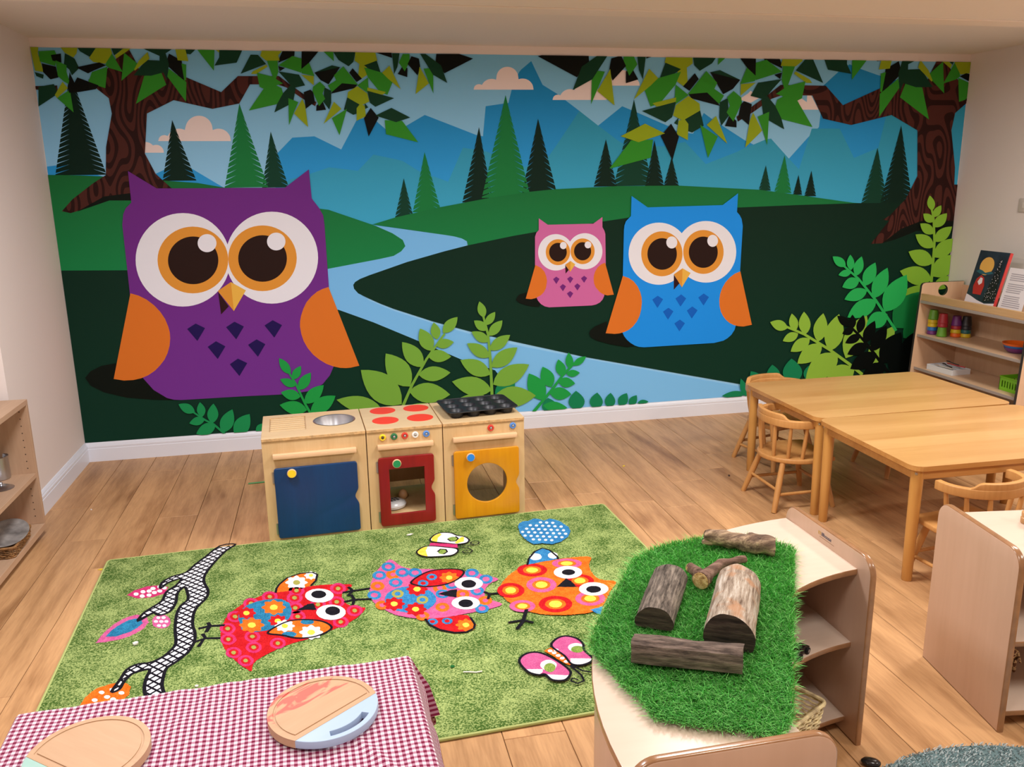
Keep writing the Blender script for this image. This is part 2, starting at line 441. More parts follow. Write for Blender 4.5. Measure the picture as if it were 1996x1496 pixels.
flat('printed_cloud', cloud('c3', 640, [(920, 60), (1040, 60)], [(975, 585, 60)]), 'cloud', layer=L0)
flat('printed_cloud', cloud('c1', 1055, [(1228, 44), (1340, 92), (1635, 92)], [(1488, 968, 102)]), 'cloud', layer=L0)
flat('printed_cloud', cloud('c1', 1142, [(1085, 80), (1168, 58)], []), 'cloud', layer=L0)
flat('printed_cloud', [W('c4', [405, 705, 440, 690, 475, 715, 478, 655, 500, 655, 557, 768, 430, 768])], 'cloud', layer=L0)
flat('printed_cloud', [W('c3', [1840, 745, 1910, 700, 1930, 680, 1960, 700, 1990, 735, 1930, 770])], 'cloud', layer=L0)

def pine(ap, y0, xl, xr, key, n=11):
    (ax, az) = WP(*ap); (lx, lz) = WP(xl, y0); (rx, _) = WP(xr, y0)
    def side(bx):
        pts = []
        for i in range(n):
            t0 = 0.16+0.84*i/n; t1 = 0.16+0.84*(i+0.55)/n; t2 = 0.16+0.84*(i+0.78)/n
            # the branch runs down to a tip; the slit above the next branch cuts in and up
            e = lambda t: (ax+(bx-ax)*t, az+(lz-az)*t)
            if i == 0: pts.append(e(t0))
            o = e(t1); pts.append(o)
            inn = e(t1-0.30/n*1.4); cx = ax+(bx-ax)*t1*0.46
            pts.append((cx, inn[1]+(az-lz)*0.012)); pts.append(e(t2))
        pts.append((bx, lz)); return pts
    return [(ax, az)] + side(lx) + side(rx)[::-1]
PINES = [((136, 140), 342, 108, 208, 'pK', 17), ((335.7, 234), 353, 317, 383, 'pK', 9), ((527.7, 256.7), 366, 511, 563, 'pM', 9), ((466.6, 202), 366, 438, 523, 'pG', 12),
         ((787, 347.5), 424, 770, 806, 'pM', 7), ((827.5, 296.6), 414, 804.5, 860, 'pG', 9), ((933.5, 248), 395, 901, 961, 'pK', 11), ((1048.6, 231.5), 377, 1017, 1085, 'pK', 10),
         ((985.3, 185.6), 386, 939, 1034, 'pG', 14), ((1235.5, 194), 363, 1196, 1271, 'pM', 13), ((1180.8, 271.6), 364, 1157, 1202, 'pK', 8),
         ((1275.4, 273.7), 363, 1257, 1294, 'pK', 8), ((1309, 306), 363, 1293, 1323, 'pK', 6), ((1492.4, 322.5), 372, 1478, 1502, 'pM', 6), ((1529, 303), 377, 1508, 1542, 'pG', 7),
         ((1556, 341), 380, 1545, 1563, 'pK', 5), ((1581, 333), 383, 1567, 1590, 'pK', 6), ((1710, 288.5), 397, 1678, 1729, 'pM', 10), ((1756, 244.7), 398, 1714, 1778, 'pK', 13)]
for a, y0, xl, xr, k, n in PINES:
    flat('printed_pine_tree', [pine(a, y0, xl, xr, k, n)], k)
flat('printed_hill', [W('p', [80, 341, 156, 342, 195, 344, 318, 352, 386, 357, 438, 366, 520, 366, 600, 395, 623, 407, 640, 409, 722, 437, 726, 438, 730, 440, 750, 446, 767, 454, 780, 461, 789, 468, 794, 480,
                              789, 489, 780, 495, 767, 501, 740, 508, 639, 529, 640, 560, 80, 560])], 'hG')
flat('printed_hill', [W('p', [726, 437.7, 770.6, 424, 858, 404, 954, 386, 1033, 374, 1082, 369, 1202, 363, 1322, 362, 1479, 370, 1546, 379, 1663, 395.5, 1690, 397, 1480, 410, 1228, 430, 1000, 466, 912, 480, 910, 470, 866, 458])], 'hG')
flat('printed_river', [W('p', [730, 439.5, 780, 446, 866, 458, 885, 461, 900, 465, 909, 470, 911, 475, 908, 480, 866, 492, 793, 514, 740, 533, 705, 548, 694, 556, 700, 572, 720, 586, 767, 606, 845, 631, 918, 652, 1000, 672, 1142, 700,
                               1455, 756, 1470, 800, 1000, 830, 960, 730, 897, 703, 813, 667, 728, 632, 655, 608, 630, 560, 630, 526, 740, 505, 767, 499, 782, 490, 790, 480, 785, 468, 765, 455])], 'river')
flat('printed_hill', [W('p', [90, 528, 118, 527.6, 247, 527, 450, 528, 600, 530, 625, 600, 660, 604, 728, 628.5, 813.6, 664, 897, 700, 965, 722, 1000, 770, 1012, 840, 90, 900]),
                      W('p', [912, 478.3, 1000, 460, 1043, 452.5, 1176, 431.7, 1228, 424, 1330, 413, 1440, 404.6, 1551, 400, 1680, 396, 1774, 396, 1900, 398, 1900, 800, 1455, 800, 1452, 751.5, 1439.6, 748.5,
                              1140, 696, 1000, 665.5, 918, 646.7, 845, 627, 767, 602, 740, 591.5, 714.6, 580, 698, 572, 690, 563, 688.5, 555.5, 692, 550, 701.5, 544, 720, 536.5, 740.6, 529.4, 793, 511, 866, 490])], 'hD')

# --- trees: trunk shape is a part, each leaf a sub-part; the tree on the right is the same design mirrored and enlarged
def mirror(p):
    return [(-1.444*x+0.079*z+6.103, -0.001*x+1.391*z-0.884) for x, z in p]
TRUNK = [W('c1', [838, 850, 795, 1100, 793, 1310, 700, 1370, 545, 1490, 465, 1580, 530, 1595, 640, 1560, 820, 1500, 1000, 1500, 1330, 1430, 1280, 1405, 1165, 1300, 1085, 1150, 1100, 850, 1300, 750, 1590, 815, 1790, 775, 1870, 632, 1935, 632, 1935, 570,
                  1780, 570, 1655, 690, 1395, 580, 1240, 540, 1060, 560, 1010, 450, 960, 360, 920, 360, 880, 430, 800, 520, 660, 600, 730, 668, 815, 735]),
         W('c1', [262, 645, 430, 640, 435, 690, 265, 670]), W('c2', [85, 570, 245, 570, 330, 635, 430, 705, 525, 765, 515, 795, 415, 735, 300, 655, 230, 632, 85, 632])]
SHADE = [W('c1', [575, 1585, 780, 1470, 975, 1445, 985, 1500, 820, 1500])]
LV = []
def lv(c, s):
    for line in s.strip().split(';'):
        k, *q = line.split(); LV.append((k, W(c, [float(v) for v in q])))
lv('c1', """O 225 340 290 345 285 400 330 540 265 530 245 440;G 290 385 410 378 430 420 415 495 300 460;K 382 412 458 402 462 470 395 455;K 315 475 420 500 440 580 380 595 325 540;
D 487 400 560 440 595 510 540 565 520 520 480 490;G 418 452 500 490 500 540 530 640 480 610 435 570;O 450 350 582 352 575 400 550 432 485 395;D 575 350 725 350 680 430 600 385;O 725 350 825 350 840 400 790 478 700 465 668 435;
D 830 350 940 350 855 415;O 935 355 995 355 870 440 860 415;K 570 505 745 468 795 490 700 530 660 550;G 838 400 920 540 820 510 790 490 800 455;G 690 540 805 500 790 660 660 620;G 930 395 1045 490 910 605 920 500;
D 1000 565 1095 450 1200 455 1235 540 1130 568;D 1050 355 1310 355 1240 400 1265 480 1250 600 1195 480 1195 420;O 1105 390 1120 440 1010 530 1005 520 1040 455;K 1265 402 1360 455 1385 610 1310 545 1240 480;G 1358 475 1393 485 1393 600 1380 605;
G 1080 570 1200 525 1245 635 1018 778;G 1265 515 1395 615 1392 762 1250 570;D 1310 360 1470 365 1425 408 1370 400;O 1310 360 1385 360 1410 460 1330 452;G 1470 365 1605 365 1600 530;O 1600 365 1640 365 1685 412 1640 395;
D 1640 370 1815 370 1770 470 1605 492 1640 430;D 1875 410 1930 412 1990 480 1800 553;K 530 560 560 620 520 700 510 650;K 520 695 580 580 740 640 720 668 590 690;D 290 650 405 630 440 700 290 798;O 470 612 510 660 430 735 412 712;G 525 672 553 842 430 735;D 262 540 330 560 325 590 275 570""")
lv('c2', """O 118 370 275 375 240 415 250 455 150 455 105 420;O 150 485 160 500 75 555 35 555 50 535;K 275 375 362 375 360 420 240 470 250 430;K 240 495 290 510 250 535;G 345 420 415 440 412 545 240 490;K 415 380 545 380 470 470 412 520;G 155 455 235 455 240 540 215 610 200 580;
G 80 545 200 575 235 600 275 625 225 640 265 660 275 700 230 780 20 828 130 665 100 650;D 240 535 395 560 440 640 350 660 300 600;D 330 640 370 660 350 770 210 842 250 725;G 470 470 510 570 415 550 410 520;O 410 560 505 570 505 640;
G 575 385 650 385 655 460;D 650 390 815 390 800 465 765 497 690 450;O 815 392 965 395 980 455 900 500 905 560 860 590 835 585 845 480 810 455;D 880 490 975 455 1005 545 930 525;D 510 545 640 490 705 505;K 510 545 700 505 650 580 615 632 555 600;
G 610 640 690 590 720 620 640 690;G 725 497 835 635 680 620 655 565;K 795 512 865 590 825 615 770 545;G 880 505 1050 555 1095 610 1055 710 1000 690 910 580;O 1070 492 1155 670 1060 590 1015 545;K 700 615 830 635 810 660 632 702;
D 585 655 635 680 635 770 620 820 575 760;G 550 612 590 650 570 700 590 740 545 795 495 680 500 650;K 430 690 480 672 500 690 515 770 490 780 445 815;K 570 755 597 822 523 830 525 790;O 830 645 905 700 920 760 860 790 755 730 760 690;G 910 580 915 700 830 640;
O 905 655 1045 690 1020 710 905 685;D 905 680 1105 735 965 800 925 770;D 755 730 850 775 830 850 800 860 730 820;D 885 770 912 805 890 815;O 850 780 885 790 895 870 825 905 825 810;K 930 808 990 880 915 1022 880 885;
G 1035 900 1165 905 1285 1065 1045 1005;Q 965 865 1085 808 1225 880 1120 915;G 640 885 752 815 697 1012;O 655 762 712 815 578 928;G 315 735 390 765 360 830 320 938;O 420 740 440 790 463 952 357 850;
K 970 395 1085 395 1090 435;D 1090 400 1145 400 1130 500 1105 555;K 1165 500 1205 510 1203 578 1132 555;G 1170 405 1220 405 1220 460 1185 535 1140 470;K 1235 422 1290 440 1300 500 1280 565 1205 480;K 1420 405 1590 405 1695 440 1480 550 1415 460;
D 1300 405 1340 405 1455 490 1502 622 1395 560;O 1295 500 1365 625 1265 705;G 1325 515 1397 508 1398 700""")
base = layer_n[0]
for side in (0, 1):
    fn = mirror if side else (lambda p: p)
    tr = flat('printed_oak_tree', [fn(TRUNK[0])], 'bark', layer=base+1)
    for p in TRUNK[1:]: flat('printed_branch', [fn(p)], 'bark', tr, layer=base+1)
    if side:
        flat('printed_root', [W('r4', [1235, 0, 1190, 115, 1100, 190, 1010, 300, 920, 415, 1000, 410, 1100, 355, 1270, 265, 1510, 265, 1530, 0])], 'bark', tr, layer=base+1)
        flat('root_shadow', [W('r4', [1000, 410, 1130, 310, 1270, 255, 1510, 255, 1510, 330, 1240, 325, 1090, 385])], 'shade', tr, layer=base+2)
    else: flat('root_shadow', [fn(p) for p in SHADE], 'shade', tr, layer=base+2)
    for i, (k, p) in enumerate(LV):
        key = {'Q': ('D', 'O')[side]}.get(k, k)
        flat('printed_leaf', [fn(p)], key, tr, layer=base+3+i % 6 + (i//6)*0.8)
layer_n[0] = base+22

# --- owls
def owl(name, c, body, bkey, kites, kkey, wings, eyes, beak, bshade, shadow):
    flat('printed_owl_shadow', [W(c if shadow[0] is None else shadow[0], shadow[1])], 'shade')
    b = flat(name, [body], bkey)
    for w in wings: flat('wing', [w], 'wing', b)
    l = layer_n[0]
    for i, (cc, wx, wy, wrx, wry, ox, oy, orx, ory, qx, qy, qrx, qry, hx, hy, hrx, hry) in enumerate(eyes):
        flat('eye_white', [ell(cc, wx, wy, wrx, wry, 56)], 'white', b, layer=l+1)
        flat('iris', [ell(cc, ox, oy, orx, ory, 48)], 'ring', b, layer=l+2)
        flat('pupil', [ell(cc, qx, qy, qrx, qry, 48)], 'pup', b, layer=l+3)
        flat('highlight', [ell(cc, hx, hy, hrx, hry, 32)], 'white', b, layer=l+4)
    layer_n[0] = l+4
    flat('beak_shadow', [bshade], 'beakS', b)
    flat('beak', [beak[0]], 'beakL', b); flat('beak', [beak[1]], 'beakR', b)
    layer_n[0] += 1
    for k in kites: flat('chest_feather', [k], kkey, b, layer=layer_n[0])
owl('printed_purple_owl', 'p',
    W('p', [250, 333.6, 306, 367.5, 555.6, 366, 602, 330.5, 607.7, 387, 622, 405.6, 630, 420, 632.5, 438, 641, 559, 650, 660, 650, 715, 643, 731.5, 629, 748.6, 606, 761.5, 566, 768, 480, 772,
            354.5, 779.5, 340, 779, 326, 775.6, 300, 760, 279, 736.5, 262, 650, 252.8, 563, 247.6, 516, 239, 438, 241, 417, 246, 405.6, 256.7, 395]), 'purple',
    [W('r1', q) for q in ([1402, 1078, 1465, 1038, 1535, 1072, 1478, 1168], [1692, 1065, 1755, 1024, 1825, 1060, 1768, 1156], [1979, 1052, 2040, 1013, 2110, 1050, 2052, 1143],
                          [1555, 1212, 1617, 1170, 1687, 1208, 1630, 1303], [1856, 1197, 1920, 1156, 1985, 1192, 1930, 1286], [1720, 1342, 1780, 1300, 1850, 1333, 1792, 1430])], 'kite1',
    [W('r1', [978, 812, 1040, 830, 1100, 860, 1155, 902, 1200, 950, 1236, 1003, 1260, 1060, 1272, 1105, 1275, 1150, 1270, 1205, 1255, 1260, 1232, 1308, 1200, 1350, 1160, 1391, 1110, 1425, 1058, 1447, 1000, 1460, 930, 1464, 853, 1452]),
     W('r2', [615, 765, 570, 780, 530, 800, 487, 836, 450, 880, 427, 928, 410, 980, 403, 1020, 402, 1060, 412, 1117, 430, 1170, 460, 1222, 500, 1270, 547, 1308, 600, 1340, 650, 1358, 700, 1369, 745, 1371, 780, 1368, 845, 1353])],
    [('p', 357, 506.5, 92, 91, 376.4, 506.8, 68.8, 65, 377, 507.5, 49, 46.5, 404, 474, 18.3, 17.6), ('p', 530, 502.3, 90, 89.5, 511.8, 503.5, 66.7, 64, 512, 503.9, 47.4, 45.3, 538.6, 470.8, 18, 17.3)],
    (W('r1', [1630, 795, 1728, 728, 1750, 945]), W('r1', [1728, 728, 1840, 790, 1750, 945])), W('r1', [1632, 800, 1655, 970, 1712, 910]),
    ('a', [640, 140, 680, 90, 760, 50, 870, 30, 900, 130, 1080, 140, 1250, 290, 1340, 307, 1150, 303, 950, 287, 780, 247, 680, 197]))
owl('printed_pink_owl', 'r3',
    W('r3', [343, 252, 410, 300, 750, 292, 818, 242, 818, 318, 833, 345, 840, 370, 843, 585, 832, 830, 820, 858, 800, 880, 770, 896, 740, 903, 420, 917, 388, 910, 360, 893, 338, 868, 325, 840, 315, 600, 315, 390, 325, 360, 343, 340]), 'pink',
    [W('r3', q) for q in ([450, 706, 473, 688, 497, 704, 474, 742], [555, 703, 578, 685, 600, 702, 577, 737], [658, 700, 681, 681, 704, 698, 681, 733], [500, 762, 522, 743, 546, 760, 523, 796],
                          [608, 757, 630, 738, 654, 756, 631, 790], [553, 813, 577, 795, 600, 812, 577, 847])], 'kite2',
    [W('r3', [318, 600, 360, 622, 385, 650, 399, 685, 405, 720, 397, 772, 382, 803, 360, 826, 320, 848, 285, 856, 246, 852]), W('r3', [838, 583, 810, 595, 782, 618, 763, 650, 754, 680, 752, 710, 756, 740, 768, 768, 800, 805, 825, 820, 855, 828, 903, 822])],
    [('r3', 470, 506, 132, 136, 486, 505, 91, 97, 486, 505, 66, 70, 526, 455, 25, 27), ('r3', 687, 498, 131, 135, 670, 498, 90, 96, 670, 498, 64, 68, 710, 450, 25, 26)],
    (W('r3', [540, 598, 580, 570, 578, 652]), W('r3', [580, 570, 615, 595, 578, 652])), W('r3', [540, 600, 543, 665, 566, 638]),
    ('r3', [172, 860, 185, 835, 200, 820, 250, 805, 320, 840, 360, 890, 345, 914, 300, 911, 250, 902, 195, 882]))
owl('printed_blue_owl', 'r3',
    W('r3', [1035, 85, 1155, 170, 1715, 153, 1830, 65, 1822, 205, 1842, 228, 1857, 258, 1865, 310, 1845, 650, 1815, 1045, 1804, 1085, 1780, 1122, 1752, 1147, 1720, 1166, 1650, 1183, 1130, 1215, 1090, 1212, 1060, 1202, 1027, 1182, 1000, 1158, 980, 1132, 965, 1100,
             970, 680, 978, 340, 982, 305, 993, 275, 1030, 235]), 'blue',
    [W('r3', q) for q in ([1190, 858, 1230, 830, 1270, 856, 1228, 920], [1363, 850, 1405, 820, 1442, 850, 1400, 910], [1533, 843, 1573, 813, 1612, 840, 1572, 902], [1270, 948, 1310, 920, 1347, 946, 1307, 1008],
                          [1448, 940, 1488, 910, 1527, 938, 1484, 1000], [1355, 1036, 1395, 1008, 1433, 1035, 1392, 1095])], 'kite3',
    [W('r3', [970, 682, 1015, 698, 1050, 722, 1080, 760, 1100, 803, 1110, 842, 1112, 880, 1107, 932, 1095, 980, 1074, 1023, 1045, 1060, 1015, 1084, 980, 1101, 945, 1111, 910, 1115, 842, 1110]),
     W('r3', [1847, 648, 1806, 665, 1770, 692, 1735, 731, 1710, 775, 1696, 817, 1690, 860, 1692, 907, 1702, 950, 1718, 982, 1740, 1011, 1768, 1034, 1800, 1050, 1835, 1058, 1870, 1060, 1933, 1047])],
    [('r3', 1239, 516, 226, 232, 1261, 517, 154, 168, 1263, 518, 110, 118, 1335, 432, 41, 45), ('r3', 1590, 502, 226, 230, 1571, 503, 151, 164, 1570, 505, 108, 117, 1640, 420, 40, 45)],
    (W('r3', [1350, 670, 1415, 625, 1410, 767]), W('r3', [1415, 625, 1475, 660, 1410, 767])), W('r3', [1350, 672, 1350, 785, 1392, 738]),
    ('r3', [718, 1110, 730, 1085, 760, 1060, 850, 1020, 860, 1100, 965, 1100, 1060, 1205, 1000, 1213, 880, 1193, 770, 1162, 730, 1138]))

# --- ferns
def fern(key, c, stem, sw, leaves, name='printed_fern'):
    l = layer_n[0]
    s = flat(name, [ribbon(c, stem, sw, sw*1.4)], key, layer=l+1) if stem else None
    for (tx, ty, bx, by, w) in leaves:
        o = flat('printed_leaf', [leaf(c, (tx, ty), (bx, by), w)], key, s, layer=l+2)
        if s is None: s = o; o.name = name
    layer_n[0] = l+2
fern('f1', 'a', [(1440, 390), (1540, 455), (1600, 485), (1700, 570)], 12, [(1338, 335, 1460, 395, 75), (1497, 320, 1515, 430, 68), (1598, 330, 1590, 478, 88), (1418, 478, 1535, 445, 68), (1740, 373, 1665, 548, 108), (1470, 556, 1615, 490, 92), (1868, 408, 1760, 570, 125), (2000, 480, 1920, 560, 90)])
fern('f2', 'k', [(285, 80), (340, 170), (400, 300), (440, 370)], 12, [(225, -8, 300, 100, 62), (372, 45, 318, 137, 58), (440, 90, 358, 208, 76), (232, 135, 338, 180, 58), (237, 225, 370, 255, 76), (528, 175, 398, 300, 92), (228, 310, 415, 345, 96), (608, 248, 438, 362, 108), (120, 330, 0, 420, 1)][:8])
fern('f6', 'm', None, 10, [(620, 235, 628, 385, 128), (778, 248, 765, 375, 105), (878, 250, 870, 365, 84), (1000, 252, 945, 350, 78), (1073, 268, 1020, 345, 62), (1160, 315, 1080, 325, 40), (410, 288, 430, 400, 118), (165, 180, 20, 290, 150)])
fern('f3', 'k', [(1350, -175), (1225, 0), (1130, 170), (1060, 330)], 14, [(1437, -288, 1338, -180, 78), (1275, -252, 1298, -135, 70), (1182, -210, 1262, -57, 104), (1412, -118, 1288, -98, 70), (1060, -118, 1202, 52, 122), (1394, -18, 1233, -27, 90),
     (949, -40, 1115, 185, 168), (1389, 90, 1172, 105, 108), (780, 72, 1058, 305, 205), (1387, 240, 1108, 218, 146), (615, 275, 920, 335, 120), (1330, 330, 1080, 330, 70)])
fern('f5' if 'f5' in PC else 'f2', 'm', [(610, 25), (520, 120), (430, 240), (300, 395)], 16, [(695, -22, 600, 45, 52), (565, -52, 575, 72, 62), (487, 0, 522, 128, 80), (648, 100, 548, 108, 56), (370, 55, 438, 208, 108), (613, 180, 488, 165, 80), (268, 105, 378, 305, 140), (585, 260, 423, 250, 100), (555, 362, 375, 345, 80)])
fern('f3', 'r2', [(1770, 985), (1805, 1120), (1822, 1300), (1838, 1640)], 16, [(1740, 872, 1775, 992, 68), (1858, 950, 1788, 1048, 62), (1700, 1015, 1797, 1088, 72), (1912, 1013, 1812, 1128, 78), (1682, 1098, 1812, 1172, 78), (1970, 1122, 1818, 1235, 92), (1648, 1185, 1818, 1287, 98),
     (2024, 1215, 1832, 1362, 118), (1598, 1310, 1822, 1418, 126), (2112, 1342, 1842, 1492, 150), (1536, 1470, 1832, 1535, 150), (2162, 1575, 1845, 1590, 165), (1600, 1590, 1835, 1620, 100)])
fern('f6', 'n', None, 10, [(18, 238, 170, 222, 50), (140, 125, 180, 245, 50), (205, 78, 265, 165, 78), (345, 35, 358, 150, 92), (470, -5, 482, 160, 135), (620, 20, 600, 160, 130), (800, 60, 760, 170, 130)])
fern('f10', 'r4', [(1338, 170), (1352, 240), (1358, 400), (1350, 520), (1335, 690)], 14, [(1325, 76, 1342, 182, 58), (1405, 145, 1352, 228, 54), (1280, 203, 1347, 262, 62), (1445, 200, 1358, 298, 74), (1258, 272, 1352, 343, 74), (1480, 293, 1356, 398, 84), (1226, 348, 1352, 438, 92), (1505, 376, 1356, 508, 108),
     (1177, 468, 1348, 548, 118), (1510, 490, 1348, 642, 140), (1117, 603, 1338, 664, 138), (1500, 645, 1350, 720, 90), (1330, 700, 1085, 870, 150), (1260, 760, 1330, 900, 120)])
fern('f12', 'r4', None, 10, [(1290, 745, 1078, 1000, 215), (1330, 900, 1140, 1070, 150)])
fern('f8', 'r4', [(320, 990), (450, 1045), (630, 1155), (760, 1250), (860, 1330)], 16, [(211, 960, 333, 1002, 78), (362, 900, 386, 1022, 68), (299, 1092, 407, 1040, 68), (447, 887, 456, 1047, 88), (354, 1166, 488, 1075, 90), (582, 898, 545, 1097, 104), (401, 1250, 573, 1115, 118), (692, 904, 628, 1162, 140), (459, 1362, 683, 1183, 172), (884, 906, 738, 1212, 165), (600, 1370, 800, 1290, 150), (1080, 985, 900, 1260, 150)])
fern('f9', 'r4', [(728, 570), (830, 660), (950, 810), (1090, 1020)], 14, [(647, 502, 738, 572, 66), (770, 489, 774, 598, 56), (850, 501, 808, 638, 72), (687, 631, 778, 608, 52), (945, 544, 868, 708, 94), (714, 716, 833, 664, 84), (1030, 580, 933, 794, 112), (729, 802, 888, 738, 92), (1164, 629, 1008, 888, 158), (750, 927, 953, 808, 124), (880, 990, 1030, 905, 120)])
fern('f11', 'r4', [(755, 975), (830, 1050), (900, 1130), (1050, 1330)], 16, [(679, 916, 768, 987, 62), (785, 907, 787, 1003, 52), (862, 909, 828, 1038, 64), (714, 1042, 793, 1008, 58), (942, 950, 868, 1104, 84), (734, 1107, 843, 1050, 64), (1024, 984, 918, 1164, 100), (749, 1186, 893, 1113, 86), (1125, 1030, 985, 1250, 150), (769, 1287, 953, 1178, 118), (1200, 1085, 1060, 1330, 190), (850, 1340, 1020, 1260, 110), (1300, 1000, 1120, 1240, 150), (1330, 1160, 1120, 1330, 170)])

# ------------------------------------------------------------------ owl rug (230 x 160 cm)
RUG_O = Vector((0.466, -1.534, 0)); RUG_A = math.radians(2.4); RUG_W, RUG_H, RUG_T = 2.31, 1.60, 0.012
def rug_material(name, c0, c1, scale=9.0, speck=0.16):
    if name in MATS: return MATS[name]
    m = mat(name, c0, 0.95, spec=0.1); nt = m.node_tree; N = nt.nodes; L = nt.links; b = N['Principled BSDF']
    g = N.new('ShaderNodeNewGeometry')
    n1 = N.new('ShaderNodeTexNoise'); n1.inputs['Scale'].default_value = scale; n1.inputs['Detail'].default_value = 4; L.new(g.outputs['Position'], n1.inputs['Vector'])
    n2 = N.new('ShaderNodeTexNoise'); n2.inputs['Scale'].default_value = 210; n2.inputs['Detail'].default_value = 2; L.new(g.outputs['Position'], n2.inputs['Vector'])
    r1 = N.new('ShaderNodeMapRange'); r1.inputs[1].default_value = 0.25; r1.inputs[2].default_value = 0.82; L.new(n1.outputs['Fac'], r1.inputs[0])
    r2 = N.new('ShaderNodeMapRange'); r2.inputs[1].default_value = 0.32; r2.inputs[2].default_value = 0.68; r2.inputs[3].default_value = -speck*2.2; r2.inputs[4].default_value = speck*2.2; L.new(n2.outputs['Fac'], r2.inputs[0])
    ad = N.new('ShaderNodeMath'); ad.operation = 'ADD'; ad.use_clamp = True; L.new(r1.outputs[0], ad.inputs[0]); L.new(r2.outputs[0], ad.inputs[1])
    mx = N.new('ShaderNodeMix'); mx.data_type = 'RGBA'; mx.inputs[6].default_value = srgb(c0); mx.inputs[7].default_value = srgb(c1)
    L.new(ad.outputs[0], mx.inputs[0]); L.new(mx.outputs[2], b.inputs['Base Color'])
    bp = N.new('ShaderNodeBump'); bp.inputs['Strength'].default_value = 0.7; bp.inputs['Distance'].default_value = 0.004
    L.new(n2.outputs['Fac'], bp.inputs['Height']); L.new(bp.outputs[0], b.inputs['Normal'])
    return m
def lattice_material():
    if 'rug_lattice' in MATS: return MATS['rug_lattice']
    m = mat('rug_lattice', (225, 225, 232), 0.95, spec=0.1); nt = m.node_tree; N = nt.nodes; L = nt.links
    g = N.new('ShaderNodeNewGeometry'); s = N.new('ShaderNodeSeparateXYZ'); L.new(g.outputs['Position'], s.inputs[0])
    outs = []
    for kx, ky in ((27, 27), (28, -27)):
        a = N.new('ShaderNodeMath'); a.operation = 'MULTIPLY'; a.inputs[1].default_value = kx; L.new(s.outputs[0], a.inputs[0])
        c = N.new('ShaderNodeMath'); c.operation = 'MULTIPLY_ADD'; c.inputs[1].default_value = ky; L.new(s.outputs[1], c.inputs[0]); L.new(a.outputs[0], c.inputs[2])
        f = N.new('ShaderNodeMath'); f.operation = 'FRACT'; L.new(c.outputs[0], f.inputs[0])
        t = N.new('ShaderNodeMath'); t.operation = 'LESS_THAN'; t.inputs[1].default_value = 0.3; L.new(f.outputs[0], t.inputs[0]); outs.append(t)
    mx = N.new('ShaderNodeMath'); mx.operation = 'MAXIMUM'; L.new(outs[0].outputs[0], mx.inputs[0]); L.new(outs[1].outputs[0], mx.inputs[1])
    q = N.new('ShaderNodeMix'); q.data_type = 'RGBA'; q.inputs[6].default_value = srgb((222, 222, 230)); q.inputs[7].default_value = srgb((18, 16, 26))
    L.new(mx.outputs[0], q.inputs[0]); L.new(q.outputs[2], N['Principled BSDF'].inputs['Base Color'])
    return m
RC = dict(red=((176, 18, 26), (204, 34, 40)), pinkring=((188, 36, 92), (208, 62, 116)), teal=((30, 98, 138), (52, 140, 182)), orange=((228, 92, 22), (246, 124, 40)), yellow=((246, 196, 60), (252, 222, 96)),
          white=((222, 222, 228), (238, 238, 240)), black=((18, 18, 26), (30, 28, 36)), pink=((188, 78, 134), (208, 106, 156)), olive=((150, 150, 70), (170, 166, 90)), sky=((38, 106, 166), (66, 146, 198)),
          rpink=((184, 40, 96), (206, 66, 124)), green=((96, 132, 52), (160, 180, 92)), grey=((170, 190, 200), (190, 205, 210)))
def rm(k): return lattice_material() if k == 'lat' else rug_material('rug_'+k, *RC[k], scale=40, speck=0.22)
rug = thing('owl_rug', 'green pile rug with three patchwork owls, butterflies and a black-and-white branch', 'rug', RUG_O, RUG_A)
lo = rrect(0, RUG_W, -RUG_H, 0, 0.015, 4)
rug_base = ob('pile', slab([lo], RUG_T, 0.004), rug_material('rug_grass', (62, 94, 36), (166, 184, 114), 9, 0.3), rug, smooth=True)
ob('binding', tube([(x, y, 0.006) for x, y in rrect(-0.003, RUG_W+0.003, -RUG_H-0.003, 0.003, 0.017, 4)], 0.0058, 8, close=True), mat('rug_binding', (172, 182, 112), 0.9, bump=0.4, bscale=300), rug, smooth=True)
_ri = Matrix.Rotation(-RUG_A, 3, 'Z')
def RP(c, pts):
    v = list(pts)
    if v and not isinstance(v[0], (tuple, list)): v = list(zip(v[0::2], v[1::2]))
    out = []
    for x, y in v:
        p = _ri @ (FP(*cpx(c, x, y), RUG_T)-RUG_O); out.append((p.x, p.y))
    return out
def rclip(poly):
    for ax, lim, sgn in ((0, 0.002, 1), (0, RUG_W-0.002, -1), (1, -RUG_H+0.002, 1), (1, -0.002, -1)):
        out = []
        for i, p in enumerate(poly):
            q = poly[i-1]; a = (p[ax]-lim)*sgn; b = (q[ax]-lim)*sgn
            if (a >= 0) != (b >= 0):
                t = b/(b-a); out.append((q[0]+(p[0]-q[0])*t, q[1]+(p[1]-q[1])*t))
            if a >= 0: out.append(p)
        poly = out
        if not poly: return []
    return poly
rl = [0]
rsub = [0]
rrand = random.Random(3)
